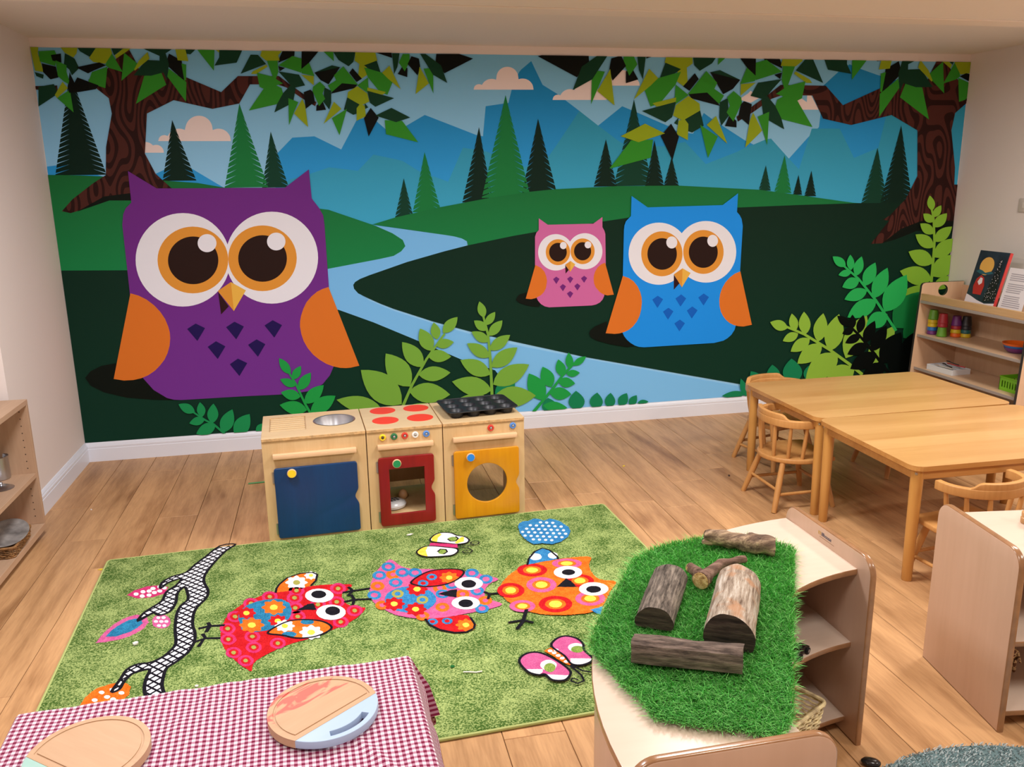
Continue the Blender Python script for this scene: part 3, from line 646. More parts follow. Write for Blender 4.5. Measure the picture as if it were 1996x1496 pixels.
def rflat(name, polys, key, parent=None, rag=0.0016, layer=None):
    if layer is None: rl[0] += 1; layer = rl[0]
    if len(polys) > 1 and name != 'dot':
        os_ = [rflat(name, [p], key, parent, rag, layer) for p in polys]
        return next((o for o in os_ if o), None)
    v, f = [], []
    rsub[0] = (rsub[0]+1) % 9
    if isinstance(polys[0], tuple):      # a stroke: strip of shared quads
        A, B, closed = polys[0]; n = len(A); z = RUG_T+(layer+0.1*rsub[0])*0.00012
        v = [(x, y, z) for x, y in A]+[(x, y, z) for x, y in B]
        f = [(i, n+i, n+(i+1) % n, (i+1) % n) for i in range(n if closed else n-1)]
        return ob(name, pymesh(v, f), rm(key), parent or rug)
    for p in polys:
        p = rclip(p)
        if len(p) < 3: continue
        if rag:    # tufted edge: resample and jitter
            q = []
            for i in range(len(p)):
                a, b = Vector(p[i-1]), Vector(p[i]); n = max(1, int((b-a).length/0.006))
                for j in range(n):
                    w = a.lerp(b, j/n); q.append((w.x+rrand.uniform(-rag, rag), w.y+rrand.uniform(-rag, rag)))
            p = q
        ar = sum(p[i-1][0]*p[i][1]-p[i][0]*p[i-1][1] for i in range(len(p)))
        if ar < 0: p = p[::-1]
        b0 = len(v); z = RUG_T+(layer+0.1*rsub[0])*0.00012; v += [(x, y, z) for x, y in p]; f.append(tuple(range(b0, b0+len(p))))
    if not f: return None
    o = ob(name, pymesh(v, f), rm(key), parent or rug)
    if name == 'dot': o['kind'] = 'stuff'
    return o
def rell(c, cx, cy, rx, ry=None, n=20):
    ry = rx*0.55 if ry is None else ry
    return RP(c, [(cx+rx*math.cos(2*math.pi*i/n), cy+ry*math.sin(2*math.pi*i/n)) for i in range(n)])
def sm(lst, k=4):
    """closed Catmull-Rom curve through traced points"""
    P = [Vector(p) for p in (lst if isinstance(lst[0], (tuple, list)) else zip(lst[0::2], lst[1::2]))]; n = len(P); out = []
    for i in range(n):
        a, b, c, d = P[i-1], P[i], P[(i+1) % n], P[(i+2) % n]
        for j in range(k):
            t = j/k; q = 0.5*((2*b)+(c-a)*t+(2*a-5*b+4*c-d)*t*t+(3*b-a-3*c+d)*t**3); out += [q.x, q.y]
    return out
def rstroke(c, pts, w, close=False):
    P = [Vector(q) for q in RP(c, pts)]; w = w*0.0013/2; A, B = [], []; n = len(P)
    for i, q in enumerate(P):
        a = P[(i-1) % n] if (close or i > 0) else q; b = P[(i+1) % n] if (close or i < n-1) else q
        d = (b-a).normalized(); s_ = Vector((-d.y, d.x))*w; ex = d*w*0.6*((i == n-1)-(i == 0)) if not close else Vector((0, 0))
        A.append(tuple(q+s_+ex)); B.append(tuple(q-s_+ex))
    return [(A, B, close)]
def flower(c, x, y, r, k1, k2, parent, lay):
    p = RP(c, [(x+r*(1+0.14*math.cos(8*t))*math.cos(t), y+r*0.62*(1+0.14*math.cos(8*t))*math.sin(t)) for t in [2*math.pi*i/40 for i in range(40)]])
    rflat('flower', [p], k1, parent, 0.001, lay); rflat('flower_centre', [rell(c, x, y, r*0.36, r*0.24)], k2, parent, 0.001, lay+1)
def rings(c, lst, k, parent, lay, rx=50, ry=36, ki=None, hole=0.45):
    rflat('ring', [rell(c, x, y, rx, ry) for x, y in lst], k, parent, 0.001, lay)
    if ki: rflat('ring_centre', [rell(c, x, y, rx*hole, ry*hole) for x, y in lst], ki, parent, 0.001, lay+1)
# branch
BR = [1440, 50, 1540, 40, 1480, 80, 1400, 160, 1340, 240, 1335, 290, 1360, 340, 1350, 390, 1290, 450, 1265, 500, 1260, 570, 1275, 620, 1270, 680, 1225, 750, 1150, 810, 1090, 850, 1070, 900, 1060, 970, 1085, 1040, 1110, 1080, 985, 1085,
      945, 1000, 955, 920, 980, 860, 920, 868, 860, 890, 810, 940, 780, 990, 730, 1005, 790, 920, 830, 860, 900, 825, 980, 815, 1060, 780, 1110, 740, 1150, 690, 1145, 600, 1155, 500, 1185, 440, 1230, 400, 1220, 340, 1205, 320, 1160, 360, 1150, 420,
      1110, 480, 1040, 505, 1000, 490, 900, 545, 940, 490, 1000, 450, 1060, 410, 1090, 350, 1150, 310, 1185, 265, 1100, 290, 1050, 330, 1060, 290, 1130, 250, 1215, 225, 1280, 170, 1340, 125]
BR = sm(BR, 3)
rflat('leaf', [RP('g1', [828, 372, 880, 340, 960, 315, 1060, 305, 1100, 320, 1080, 360, 1000, 385, 900, 393])], 'rpink')
rflat('dot', [rell('g1', x, y, 17, 11, 10) for x, y in ((890, 365), (935, 350), (930, 378), (975, 345), (975, 372), (1000, 328), (1010, 355), (1045, 318), (1045, 345), (1075, 325))], 'white', None, 0.0008)
rflat('leaf', [RP('g1', [625, 685, 660, 640, 700, 600, 750, 560, 800, 530, 850, 510, 900, 500, 960, 515, 972, 550, 940, 590, 900, 615, 850, 640, 800, 657, 700, 678])], 'pink')
rflat('leaf', [RP('g1', [690, 645, 720, 610, 760, 580, 840, 535, 920, 520, 935, 555, 900, 585, 850, 612, 760, 642])], 'teal')
rflat('leaf', [rell('g1', 1055, 545, 62, 45)], 'pink')
rflat('dot', [rell('g1', x, y, 14, 9, 10) for x, y in ((1035, 520), (1070, 520), (1020, 545), (1055, 545), (1088, 545), (1040, 572), (1075, 572))], 'white', None, 0.0008)
rflat('leaf', [RP('g1', [500, 1125, 560, 1040, 600, 1005, 640, 980, 740, 950, 830, 950, 857, 975, 840, 1030, 780, 1070, 700, 1110, 640, 1130])], 'orange')
rflat('dot', [rell('g1', x, y, 20, 12, 10) for x, y in ((665, 1010), (735, 992), (620, 1060), (700, 1040), (795, 1013), (740, 1055), (665, 1085), (590, 1105))], 'white', None, 0.0008)
br = rflat('branch', [RP('g1', BR)], 'lat')
rflat('outline', rstroke('g1', list(zip(BR[0::2], BR[1::2])), 9, True), 'black', br, 0.0006)
# red owl
RO = [880, 550, 1000, 540, 1170, 540, 1130, 590, 1105, 600, 1100, 640, 1130, 680, 1200, 710, 1275, 715, 1220, 780, 1120, 840, 1000, 890, 850, 945, 700, 990, 560, 1050, 460, 1110, 430, 1150, 420, 1190, 340, 1140, 260, 1070, 210, 1000, 190, 930, 205, 850, 240, 780, 320, 710, 430, 650, 560, 605, 700, 580]
RO = sm(RO)
rl[0] += 1
red = rflat('red_owl', [RP('g2', RO)], 'red'); l = rl[0]
w = rflat('wing', [RP('g2', [605, 600, 610, 570, 630, 540, 690, 490, 790, 457, 880, 450, 915, 465, 905, 510, 870, 545, 780, 578])], 'orange', red, layer=l+1)
flower('g2', 760, 525, 75, 'white', 'olive', red, l+2); flower('g2', 868, 472, 46, 'white', 'yellow', red, l+2)
rflat('outline', rstroke('g2', [(605, 600), (610, 570), (630, 540), (690, 490), (790, 457), (880, 450), (915, 465), (905, 510), (870, 545)], 7), 'black', red, 0.0006, l+4)
RR = [(245, 870), (250, 950), (290, 1050), (380, 1110), (430, 930), (440, 1010), (620, 980), (745, 640), (770, 780), (1060, 670), (1195, 735), (920, 690), (760, 585), (560, 632), (1090, 820), (420, 682), (300, 780), (750, 715), (1070, 570)]
rings('g2', RR, 'pinkring', red, l+1, 60, 42, 'red', 0.62); rflat('ring_centre', [rell('g2', x, y, 18, 14, 8) for x, y in RR], 'olive', red, 0.0008, l+3)
rflat('belly', [RP('g2', [325, 800, 330, 740, 400, 690, 460, 668, 520, 655, 590, 648, 650, 650, 710, 680, 722, 720, 720, 760, 700, 800, 640, 850, 590, 870, 540, 885, 430, 897, 350, 880])], 'teal', red, layer=l+4)
for x, y, r, k in ((590, 712, 82, 'orange'), (385, 755, 66, 'red'), (425, 845, 84, 'orange'), (620, 812, 66, 'red')): flower('g2', x, y, r, k, 'yellow', red, l+5)
WG = [545, 905, 620, 850, 720, 812, 850, 805, 960, 820, 1022, 860, 980, 900, 880, 935, 760, 942, 650, 920]
WG = sm(WG)
rflat('wing', [RP('g2', WG)], 'orange', red, layer=l+8)
rflat('patch', [rell('g2', 840, 822, 52, 18), rell('g2', 705, 915, 55, 22)], 'teal', red, 0.001, l+9)
flower('g2', 672, 852, 68, 'white', 'yellow', red, l+10); flower('g2', 870, 900, 80, 'white', 'yellow', red, l+10)
rflat('outline', rstroke('g2', list(zip(WG[0::2], WG[1::2])), 7, True), 'black', red, 0.0006, l+12)
for x, y, rx, ry, px, py, prx, pry in ((930, 625, 107, 52, 926, 616, 56, 29), (1018, 750, 110, 57, 1030, 740, 56, 33)):
    rflat('eye', [rell('g2', x, y, rx, ry, 28)], 'white', red, 0.0008, l+12); rflat('pupil', [rell('g2', px, py, prx, pry, 20)], 'black', red, 0.0008, l+13)
rflat('beak', [RP('g2', [755, 738, 840, 690, 890, 683, 908, 732, 830, 730])], 'black', red, layer=l+13)
rflat('foot', rstroke('g2', [(215, 845), (110, 850), (35, 868)], 11)+rstroke('g2', [(85, 892), (112, 850), (100, 828)], 11)+rstroke('g2', [(200, 940), (70, 942), (30, 1000)], 11)+rstroke('g2', [(60, 912), (80, 942), (0, 968)], 11), 'black', red, 0.001, l+1)
rl[0] = l+16
# pink owl
PO = [-146, 432, -190, 457, -250, 517, -290, 597, -306, 677, -280, 747, -210, 797, -110, 847, 30, 872, 140, 877, 250, 870, 400, 840, 560, 810, 685, 770, 620, 740, 570, 720, 553, 680, 570, 640, 600, 610, 658, 578, 560, 550, 400, 520, 200, 505, 0, 500, -80, 475]
PO = sm(PO)
po = rflat('pink_owl', [RP('g3', PO)], 'pink'); l = rl[0]
rings('g3', [(-165, 487), (-232, 552), (-60, 530), (35, 532), (240, 690), (500, 668), (565, 580), (535, 800), (-270, 700), (460, 535), (310, 620), (-110, 605)], 'sky', po, l+1, 52, 34, 'pink', 0.5)
rings('g3', [(-130, 545), (-245, 632), (220, 645), (390, 692), (240, 790), (560, 740), (-210, 775), (90, 855), (180, 585)], 'orange', po, l+1, 52, 34, 'pink', 0.4)
rflat('belly', [rell('g3', 1, 732, 193, 98, 36)], 'sky', po, layer=l+3)
for x, y in ((50, 655), (-122, 766), (40, 806)): flower('g3', x, y, 74, 'red', 'yellow', po, l+4)
rings('g3', [(90, 735), (-95, 690)], 'olive', po, l+4, 45, 30, 'sky', 0.5)
W1 = [5, 605, 60, 560, 150, 520, 270, 505, 380, 512, 397, 540, 340, 590, 240, 625, 120, 637, 40, 625]
W2 = [112, 880, 140, 920, 220, 960, 330, 982, 420, 977, 475, 950, 482, 920, 450, 870, 405, 848, 300, 862, 200, 872]
W1 = sm(W1); W2s = sm(W2)
rflat('wing', [RP('g3', W1), RP('g3', W2s)], 'red', po, layer=l+7)
rings('g3', [(160, 565), (95, 612), (165, 900), (275, 895)], 'sky', po, l+8, 40, 24, 'red', 0.5)
flower('g3', 290, 570, 66, 'orange', 'yellow', po, l+8); flower('g3', 415, 925, 70, 'orange', 'yellow', po, l+8)
rflat('outline', rstroke('g3', list(zip(W1[0::2], W1[1::2])), 7, True)+rstroke('g3', list(zip(W2[0:16:2], W2[1:16:2])), 7), 'black', po, 0.0006, l+10)
for x, y in ((436, 614), (414, 760)):
    rflat('eye', [rell('g3', x, y, 106, 49, 28)], 'white', po, 0.0008, l+10); rflat('pupil', [rell('g3', x, y+3, 55, 30, 20)], 'black', po, 0.0008, l+11)
rflat('beak', [RP('g3', [205, 692, 300, 664, 350, 658, 345, 717, 270, 707])], 'black', po, layer=l+11)
rflat('foot', rstroke('g3', [(-306, 648), (-430, 666), (-500, 678)], 9)+rstroke('g3', [(-462, 640), (-428, 666), (-466, 700)], 9)+rstroke('g3', [(-296, 727), (-420, 732), (-490, 748)], 9)+rstroke('g3', [(-442, 697), (-418, 732), (-430, 768)], 9), 'black', po, 0.001, l+1)
rl[0] = l+14
# orange owl
OO = [875, 480, 1000, 450, 1200, 420, 1347, 416, 1335, 470, 1350, 520, 1390, 570, 1450, 590, 1537, 600, 1510, 650, 1480, 700, 1450, 770, 1400, 810, 1300, 840, 1100, 852, 950, 840, 850, 810, 760, 770, 700, 720, 672, 660, 685, 610, 740, 550, 800, 510]
OO = sm(OO)
oo = rflat('orange_owl', [RP('g3', OO)], 'orange'); l = rl[0]
for k, L_ in (('red', ((910, 515, 112, 48), (750, 667, 102, 56), (1085, 770, 126, 62), (1268, 595, 104, 48))), ('pink', ((980, 625, 112, 57), (838, 785, 96, 44), (1345, 728, 112, 54), (1170, 465, 112, 36)))):
    for x, y, a, b in L_:
        rflat('ring', [rell('g3', x, y, a, b, 28)], k, oo, 0.001, l+1); rflat('ring_inner', [rell('g3', x, y, a*0.62, b*0.62, 22)], 'orange', oo, 0.001, l+2); rflat('ring_centre', [rell('g3', x, y, a*0.4, b*0.42, 16)], 'yellow', oo, 0.001, l+3)
rl[0] = l+3
for x, y, rx, ry, px, py, prx, pry in ((1178, 532, 106, 47, 1182, 532, 50, 22), (1370, 657, 110, 50, 1370, 660, 56, 26)):
    rflat('eye', [rell('g3', x, y, rx, ry, 28)], 'white', oo, 0.0008, l+5); rflat('pupil', [rell('g3', px, py, prx, pry, 20)], 'black', oo, 0.0008, l+6)
rflat('beak', [RP('g3', [1092, 642, 1165, 578, 1205, 600, 1242, 642])], 'black', oo, layer=l+6)
UW = [875, 475, 885, 430, 930, 375, 985, 350, 1040, 365, 1100, 415, 1103, 432, 1000, 450]
rflat('wing', [RP('g3', UW), RP('g3', [1345, 812, 1440, 785, 1420, 850, 1400, 842])], 'sky', oo, layer=l+1)
rflat('patch', [rell('g3', 935, 415, 46, 26), rell('g3', 1065, 405, 36, 24)], 'white', oo, 0.001, l+2)
rflat('outline', rstroke('g3', list(zip(UW[0:14:2], UW[1:14:2])), 7), 'black', oo, 0.0006, l+3)
rflat('foot', rstroke('g3', [(868, 812), (842, 900), (800, 952)], 11)+rstroke('g3', [(738, 906), (845, 888), (915, 906)], 9)+rstroke('g3', [(682, 685), (590, 692), (556, 678)], 9)+rstroke('g3', [(592, 690), (582, 728)], 9), 'black', oo, 0.001, l+1)
rl[0] = l+8
cl = rflat('blue_cloud', [RP('g3', [805, 190, 815, 165, 840, 150, 880, 148, 920, 130, 960, 132, 1000, 145, 1040, 130, 1080, 137, 1120, 150, 1150, 172, 1180, 190, 1197, 225, 1180, 265, 1130, 300, 1060, 322, 990, 315, 920, 322, 880, 300, 850, 275, 820, 240])], 'sky')
dots = []
for r_ in range(7):
    for c_ in range(9):
        x = 835+c_*46+(r_ % 2)*22-r_*6; y = 152+r_*26+c_*2
        if ((x-1000)/180)**2+((y-228)/84)**2 < 0.86: dots.append((x, y))
rflat('dot', [rell('g3', x, y, 13, 8, 8) for x, y in dots], 'white', cl, 0.0006)
# butterflies
B1 = [155, 300, 165, 265, 220, 238, 300, 238, 350, 258, 400, 264, 438, 288, 420, 312, 350, 322, 280, 316]; B2 = [48, 378, 90, 347, 150, 336, 260, 345, 340, 355, 356, 375, 320, 402, 250, 412, 130, 417, 65, 402]
B1 = sm(B1); B2 = sm(B2)
bf = rflat('yellow_butterfly', [RP('g3', B1), RP('g3', B2)], 'white'); l = rl[0]
rflat('wing_tip', [RP('g3', [155, 300, 165, 265, 220, 240, 235, 250, 205, 275, 200, 305]), RP('g3', [48, 378, 90, 347, 130, 340, 115, 370, 130, 415, 65, 402]), RP('g3', [380, 268, 400, 266, 400, 300, 350, 318, 330, 312])], 'yellow', bf, 0.001)
rflat('hole', [rell('g3', 318, 285, 38, 18, 16), rell('g3', 240, 378, 36, 20, 16)], 'green', bf, 0.001)
rflat('body', [RP('g3', [148, 312, 350, 323, 358, 350, 142, 337])], 'rpink', bf, 0.001)
rflat('outline', rstroke('g3', list(zip(B1[0::2], B1[1::2])), 6, True)+rstroke('g3', list(zip(B2[0::2], B2[1::2])), 6, True)+rstroke('g3', [(318-38, 285), (300, 300), (340, 298), (358, 280), (340, 266)], 6)+rstroke('g3', [(204, 378), (225, 360), (265, 362), (276, 380), (250, 396)], 6)
      + rstroke('g3', [(355, 335), (440, 330), (505, 322), (516, 308), (490, 298), (455, 306), (450, 320), (475, 322)], 5)+rstroke('g3', [(355, 343), (430, 350), (465, 370), (450, 388), (400, 388), (388, 376), (415, 368), (432, 376)], 5), 'black', bf, 0.0006)
C1 = [815, 1210, 840, 1160, 910, 1135, 990, 1145, 1100, 1200, 1190, 1270, 1192, 1310, 1150, 1345, 1060, 1342, 1005, 1300, 960, 1305, 880, 1282]; C2 = [1055, 1090, 1090, 1035, 1160, 1013, 1240, 1030, 1290, 1070, 1300, 1120, 1362, 1180, 1340, 1212, 1270, 1232, 1200, 1220, 1150, 1160]
C1 = sm(C1); C2 = sm(C2)
bf = rflat('pink_butterfly', [RP('g3', C1), RP('g3', C2)], 'pink')
rflat('wing_edge', [RP('g3', [855, 1262, 990, 1262, 990, 1285, 960, 1303, 890, 1285]), RP('g3', [1005, 1300, 1165, 1308, 1190, 1305, 1150, 1343, 1060, 1340]), RP('g3', [1195, 1180, 1360, 1182, 1340, 1210, 1270, 1230, 1200, 1220]), rell('g3', 1032, 1232, 62, 40, 20), rell('g3', 1238, 1098, 60, 32, 20)], 'white', bf, 0.001)
rflat('hole', [rell('g3', 1042, 1250, 44, 34, 16), rell('g3', 1250, 1112, 50, 26, 16)], 'green', bf, 0.001)
rflat('body', [RP('g3', [998, 1125, 1050, 1100, 1120, 1135, 1190, 1195, 1200, 1237, 1130, 1205, 1060, 1160])], 'orange', bf, 0.001)
rflat('dot', [rell('g3', x, y, 20, 11, 8) for x, y in ((1045, 1125), (1075, 1140), (1105, 1160), (1135, 1180), (1165, 1205), (1090, 1118))], 'white', bf, 0.0006)
rflat('outline', rstroke('g3', list(zip(C1[0::2], C1[1::2])), 7, True)+rstroke('g3', list(zip(C2[0::2], C2[1::2])), 7, True)+rstroke('g3', [(1195, 1235), (1280, 1310), (1298, 1350), (1250, 1370), (1200, 1350), (1210, 1330), (1250, 1340)], 6)+rstroke('g3', [(1200, 1232), (1290, 1275), (1380, 1290), (1420, 1270), (1380, 1240), (1345, 1250), (1370, 1262)], 6), 'black', bf, 0.0006)

# ------------------------------------------------------------------ play kitchen (three ply units)
ply = wood('birch_ply', (216, 186, 140), (190, 152, 102), 'Z', 9, 0.38, contrast=(0.2, 0.75), spec=0.4)
ply_top = wood('birch_ply_top', (218, 194, 154), (200, 168, 124), 'X', 8, 0.35, contrast=(0.2, 0.8), spec=0.4)
ply_edge = mat('ply_edge', (196, 158, 110), 0.5, var=0.12, vscale=60)
beech = wood('beech_strip', (234, 198, 158), (216, 174, 132), 'X', 12, 0.4)
steel = mat('brushed_steel', (186, 188, 194), 0.33, metal=1.0)
hinge_m = mat('hinge_steel', (180, 180, 184), 0.35, metal=1.0)
K_A = math.radians(2.5); K_O = Vector((1.148, -1.497, 0)); K_U = Vector((math.cos(K_A), math.sin(K_A), 0)); K_N = Vector((-math.sin(K_A), math.cos(K_A), 0))
K_D, K_H = 0.395, 0.5
def kitchen(name, label, x0, x1, opening, rail_z=0.36):
    w = x1-x0-0.002
    t = thing(name, label, 'toy kitchen', K_O+K_U*(x0+0.001), K_A)
    front = [(0, 0), (w, 0), (w, K_H-0.013), (0, K_H-0.013)]
    ox0, ox1, oz0, oz1 = opening
    ob('front_panel', slab([front, rrect(ox0, ox1, oz0, oz1, 0.01, 3)], 0.012, 0.001, T(0, 0.012, 0) @ XZ, edge=True), [ply, ply_edge], t)
    for x in (0, w-0.012):
        ob('side_panel', box(x, x+0.012, 0.0125, K_D, 0, K_H-0.013, 0.001), ply, t)
    ob('base_panel', box(0.0125, w-0.0125, 0.0125, K_D-0.01, max(oz0-0.012, 0.01), max(oz0, 0.022), 0.001), ply, t)
    ob('back_rail', box(0.0125, w-0.0125, K_D-0.013, K_D-0.001, rail_z, K_H-0.013, 0.001), ply, t)
    return t, w
def door(t, name_mat, x0, x1, z0, z1, notch_z, hole, knob, knob_m, rim, label=None):
    nz = []
    for i in range(9):
        s = -1+2*i/8; nz.append((x1-0.016*(0.5+0.5*math.cos(math.pi*s)), notch_z+s*0.042))
    r = 0.012; lp = rrect(x0, x1, z0, z1, r, 4)
    # insert the finger notch on the right edge (loop starts at the upper right corner, so the right edge closes it)
    lp = lp + nz
    loops = [lp]
    if hole: loops.append(hole)
    d = ob('door', slab(loops, 0.013, 0.0022, T(0, -0.0015, 0) @ XZ), name_mat, t, smooth=True)
    if label: d['label'] = label
    # knob: wooden disc with painted face
    kx, kz = knob
    M = T(kx, -0.0145, kz) @ Matrix.Rotation(math.radians(90), 4, 'X')
    kb = lathe([(0.007, 0), (0.007, 0.006), (0.019, 0.008), (0.0208, 0.011), (0.0208, 0.018), (0.019, 0.0205), (0, 0.0206)], 28); kb.transform(M)
    k = ob('knob', kb, rim, d, smooth=True)
    kf = lathe([(0.0178, 0.0206), (0.0178, 0.0212), (0, 0.0213)], 28); kf.transform(M)
    ob('knob_face', kf, knob_m, d)
    for hz in (z0+0.045, z1-0.045):
        ob('hinge', join([box(x0-0.009, x0, -0.004, -0.0005, hz-0.026, hz+0.026), tube([(x0-0.002, -0.005, hz-0.026), (x0-0.002, -0.005, hz+0.026)], 0.003, 8)]), hinge_m, d)
    return d
def grab_rail(t, x0, x1, z):
    ob('grab_rail', box(x0, x1, -0.026, -0.001, z-0.012, z+0.012, 0.004, 2), beech, t, smooth=True)
def dial(t, x, z, m, inner):
    M = T(x, -0.0005, z) @ Matrix.Rotation(math.radians(90), 4, 'X')
    a = lathe([(0.0158, 0), (0.0158, 0.004), (0.0142, 0.0075), (0.011, 0.009), (0.009, 0.008), (0.0086, 0.006), (0, 0.006)], 24); a.transform(M)
    d = ob('dial', a, m, t, smooth=True)
    b = lathe([(0.0064, 0.006), (0.0058, 0.009), (0.0036, 0.0105), (0, 0.011)], 16); b.transform(M)
    ob('screw', b, inner, d, smooth=True)
c_blue = wood('door_blue', (2, 60, 110), (2, 44, 88), 'Z', 12, 0.32, contrast=(0.2, 0.8)); c_red = wood('door_red', (146, 18, 22), (112, 10, 14), 'Z', 12, 0.32, contrast=(0.2, 0.8))
c_yel = wood('door_yellow', (218, 152, 10), (196, 122, 5), 'Z', 12, 0.32, contrast=(0.2, 0.8))
p_yel = mat('paint_yellow', (240, 206, 40), 0.35); p_grn = mat('paint_green', (24, 140, 84), 0.35); p_blu = mat('paint_blue', (32, 134, 226), 0.35); p_wht = mat('paint_white', (234, 232, 226), 0.35); p_red = mat('paint_red', (208, 52, 40), 0.35)
p_dgrn = mat('paint_dark_green', (30, 110, 66), 0.35); p_lblu = mat('paint_light_blue', (84, 136, 208), 0.35)
# sink unit
k1, w1 = kitchen('play_sink', 'wooden toy kitchen sink unit with a blue door and steel bowl', 0, 0.464, (0.07, 0.39, 0.045, 0.335))
bx, by, br_ = 0.334, 0.222, 0.094
dr = rrect(0.034, 0.2, 0.105, 0.345, 0.004, 2)
ob('worktop', slab([rrect(0, w1, -0.006, K_D, 0.004, 2), circ(bx, by, br_, 40), dr], 0.014, 0.0015, T(0, 0, K_H-0.013), edge=True), [ply_top, ply_edge], k1)
ob('drainer_base', box(0.033, 0.201, 0.104, 0.346, K_H-0.0125, K_H-0.006), ply_top, k1)
for i in range(7):
    y = 0.125+i*0.0335; ob('drainer_slat', box(0.038, 0.196, y-0.008, y+0.008, K_H-0.006, K_H+0.0004, 0.002, 2), ply_top, k1)
bw = lathe([(0.1, 0.0035), (0.0985, 0.0045), (0.093, 0.003), (0.088, -0.02), (0.075, -0.05), (0.055, -0.058), (0, -0.06)], 44, cap0=False); bw.transform(T(bx, by, K_H-0.001))
ob('sink_bowl', bw, steel, k1, smooth=True)
door(k1, c_blue, 0.044, 0.415, 0.022, 0.36, 0.192, None, (0.122, 0.337), p_yel, beech); grab_rail(k1, 0.044, 0.416, 0.417)
# cooker unit
k2, w2 = kitchen('play_cooker', 'wooden toy cooker with four red hob discs and a red oven door', 0.466, 0.821, (0.075, 0.285, 0.07, 0.325), 0.1)
ob('worktop', slab([rrect(0, w2, -0.006, K_D, 0.004, 2)], 0.014, 0.0015, T(0, 0, K_H-0.013), edge=True), [ply_top, ply_edge], k2)
hob_m = mat('hob_red', (222, 58, 34), 0.45)
for hx, hy in ((0.11, 0.318), (0.277, 0.318), (0.104, 0.138), (0.271, 0.138)):
    c = lathe([(0.063, 0), (0.063, 0.001), (0, 0.0012)], 44); c.transform(T(hx, hy, K_H+0.001)); ob('hob_disc', c, hob_m, k2)
door(k2, c_red, 0.046, 0.307, 0.024, 0.363, 0.196, [(0.095, 0.08), (0.26, 0.08), (0.26, 0.305), (0.095, 0.305)], (0.13, 0.336), p_grn, beech); grab_rail(k2, 0.046, 0.307, 0.417)
for x, m, q in ((0.073, p_yel, mat('screw_dark', (60, 44, 30), 0.5)), (0.126, p_dgrn, steel), (0.176, p_red, steel), (0.225, p_wht, steel), (0.277, p_lblu, steel)): dial(k2, x, 0.46, m, q)
# washing machine unit
k3, w3 = kitchen('play_washer', 'wooden toy washing machine with a yellow door and round porthole', 0.823, 1.222, (0.06, 0.345, 0.045, 0.335))
ob('worktop', slab([rrect(0, w3, -0.006, K_D, 0.004, 2)], 0.014, 0.0015, T(0, 0, K_H-0.013), edge=True), [ply_top, ply_edge], k3)
for ch in list(k3.children):
    if ch.name.startswith('base_panel'): bpy.data.objects.remove(ch)
door(k3, c_yel, 0.046, 0.366, 0.02, 0.36, 0.18, circ(0.2055, 0.191, 0.099, 40), (0.124, 0.332), p_blu, beech); grab_rail(k3, 0.044, 0.356, 0.42)
dial(k3, 0.231, 0.461, p_red, steel); dial(k3, 0.340, 0.463, p_lblu, steel)
# muffin tin on the washer
tin_m = mat('nonstick_black', (36, 38, 44), 0.42, metal=0.3)
tin_o = K_O+K_U*1.03+K_N*0.19
tin = thing('muffin_tin', 'black twelve-cup muffin tin resting on the toy washing machine', 'baking tin', (tin_o.x, tin_o.y, K_H+0.0015), K_A+math.radians(4))
TWX, TWY = 0.176, 0.133
lp = rrect(-TWX, TWX, -TWY, TWY, 0.03, 6)
cups = [(-0.126+0.084*i, -0.084+0.084*j) for i in range(4) for j in range(3)]
ob('tray', slab([lp]+[circ(x, y, 0.0355, 24) for x, y in cups], 0.0016, 0.0004, T(0, 0, 0.031)), tin_m, tin)
ob('rolled_rim', tube([(x, y, 0.0325) for x, y in lp], 0.0028, 8, close=True), tin_m, tin, smooth=True)
cm = lathe([(0.0385, 0.0328), (0.0355, 0.0318), (0.028, 0.004), (0.0265, 0.0015), (0.0, 0.0015), (0, 0), (0.0275, 0), (0.029, 0.003), (0.037, 0.0312)], 24, cap0=False, cap1=False)
cm.materials.append(tin_m); cm.polygons.foreach_set('use_smooth', [True]*len(cm.polygons))
for x, y in cups:
    o = bpy.data.objects.new('cup', cm); o.location = (x, y, 0); col.objects.link(o); o.parent = tin
# things inside the cooker
p = K_O+K_U*0.585+K_N*0.10
gr = thing('white_plastic_toy', 'white plastic toy with a grid of slots seen through the red oven window', 'toy', (p.x, p.y, 0.0705), 0.4)
ob('body', lathe([(0.045, 0), (0.062, 0.006), (0.066, 0.018), (0.058, 0.03), (0.04, 0.038), (0, 0.04)], 32, 1.0, 0.8), mat('white_plastic', (216, 218, 222), 0.25), gr, smooth=True)
dk = mat('dark_slot', (90, 92, 98), 0.4)
for i in range(4):
    for j in range(2): ob('slot', box(-0.034+i*0.016, -0.023+i*0.016, -0.018+j*0.024, 0.0+j*0.02, 0.038, 0.0415, 0.001), dk, gr)
p = K_O+K_U*0.645+K_N*0.2
tag(ob('wooden_egg', lathe([(0, 0), (0.014, 0.003), (0.022, 0.014), (0.024, 0.025), (0.018, 0.042), (0.008, 0.05), (0, 0.052)], 24), mat('pale_wood', (196, 150, 104), 0.5), None, (p.x, p.y, 0.0705), smooth=True), 'small pale wooden egg at the back of the toy oven', 'toy food')

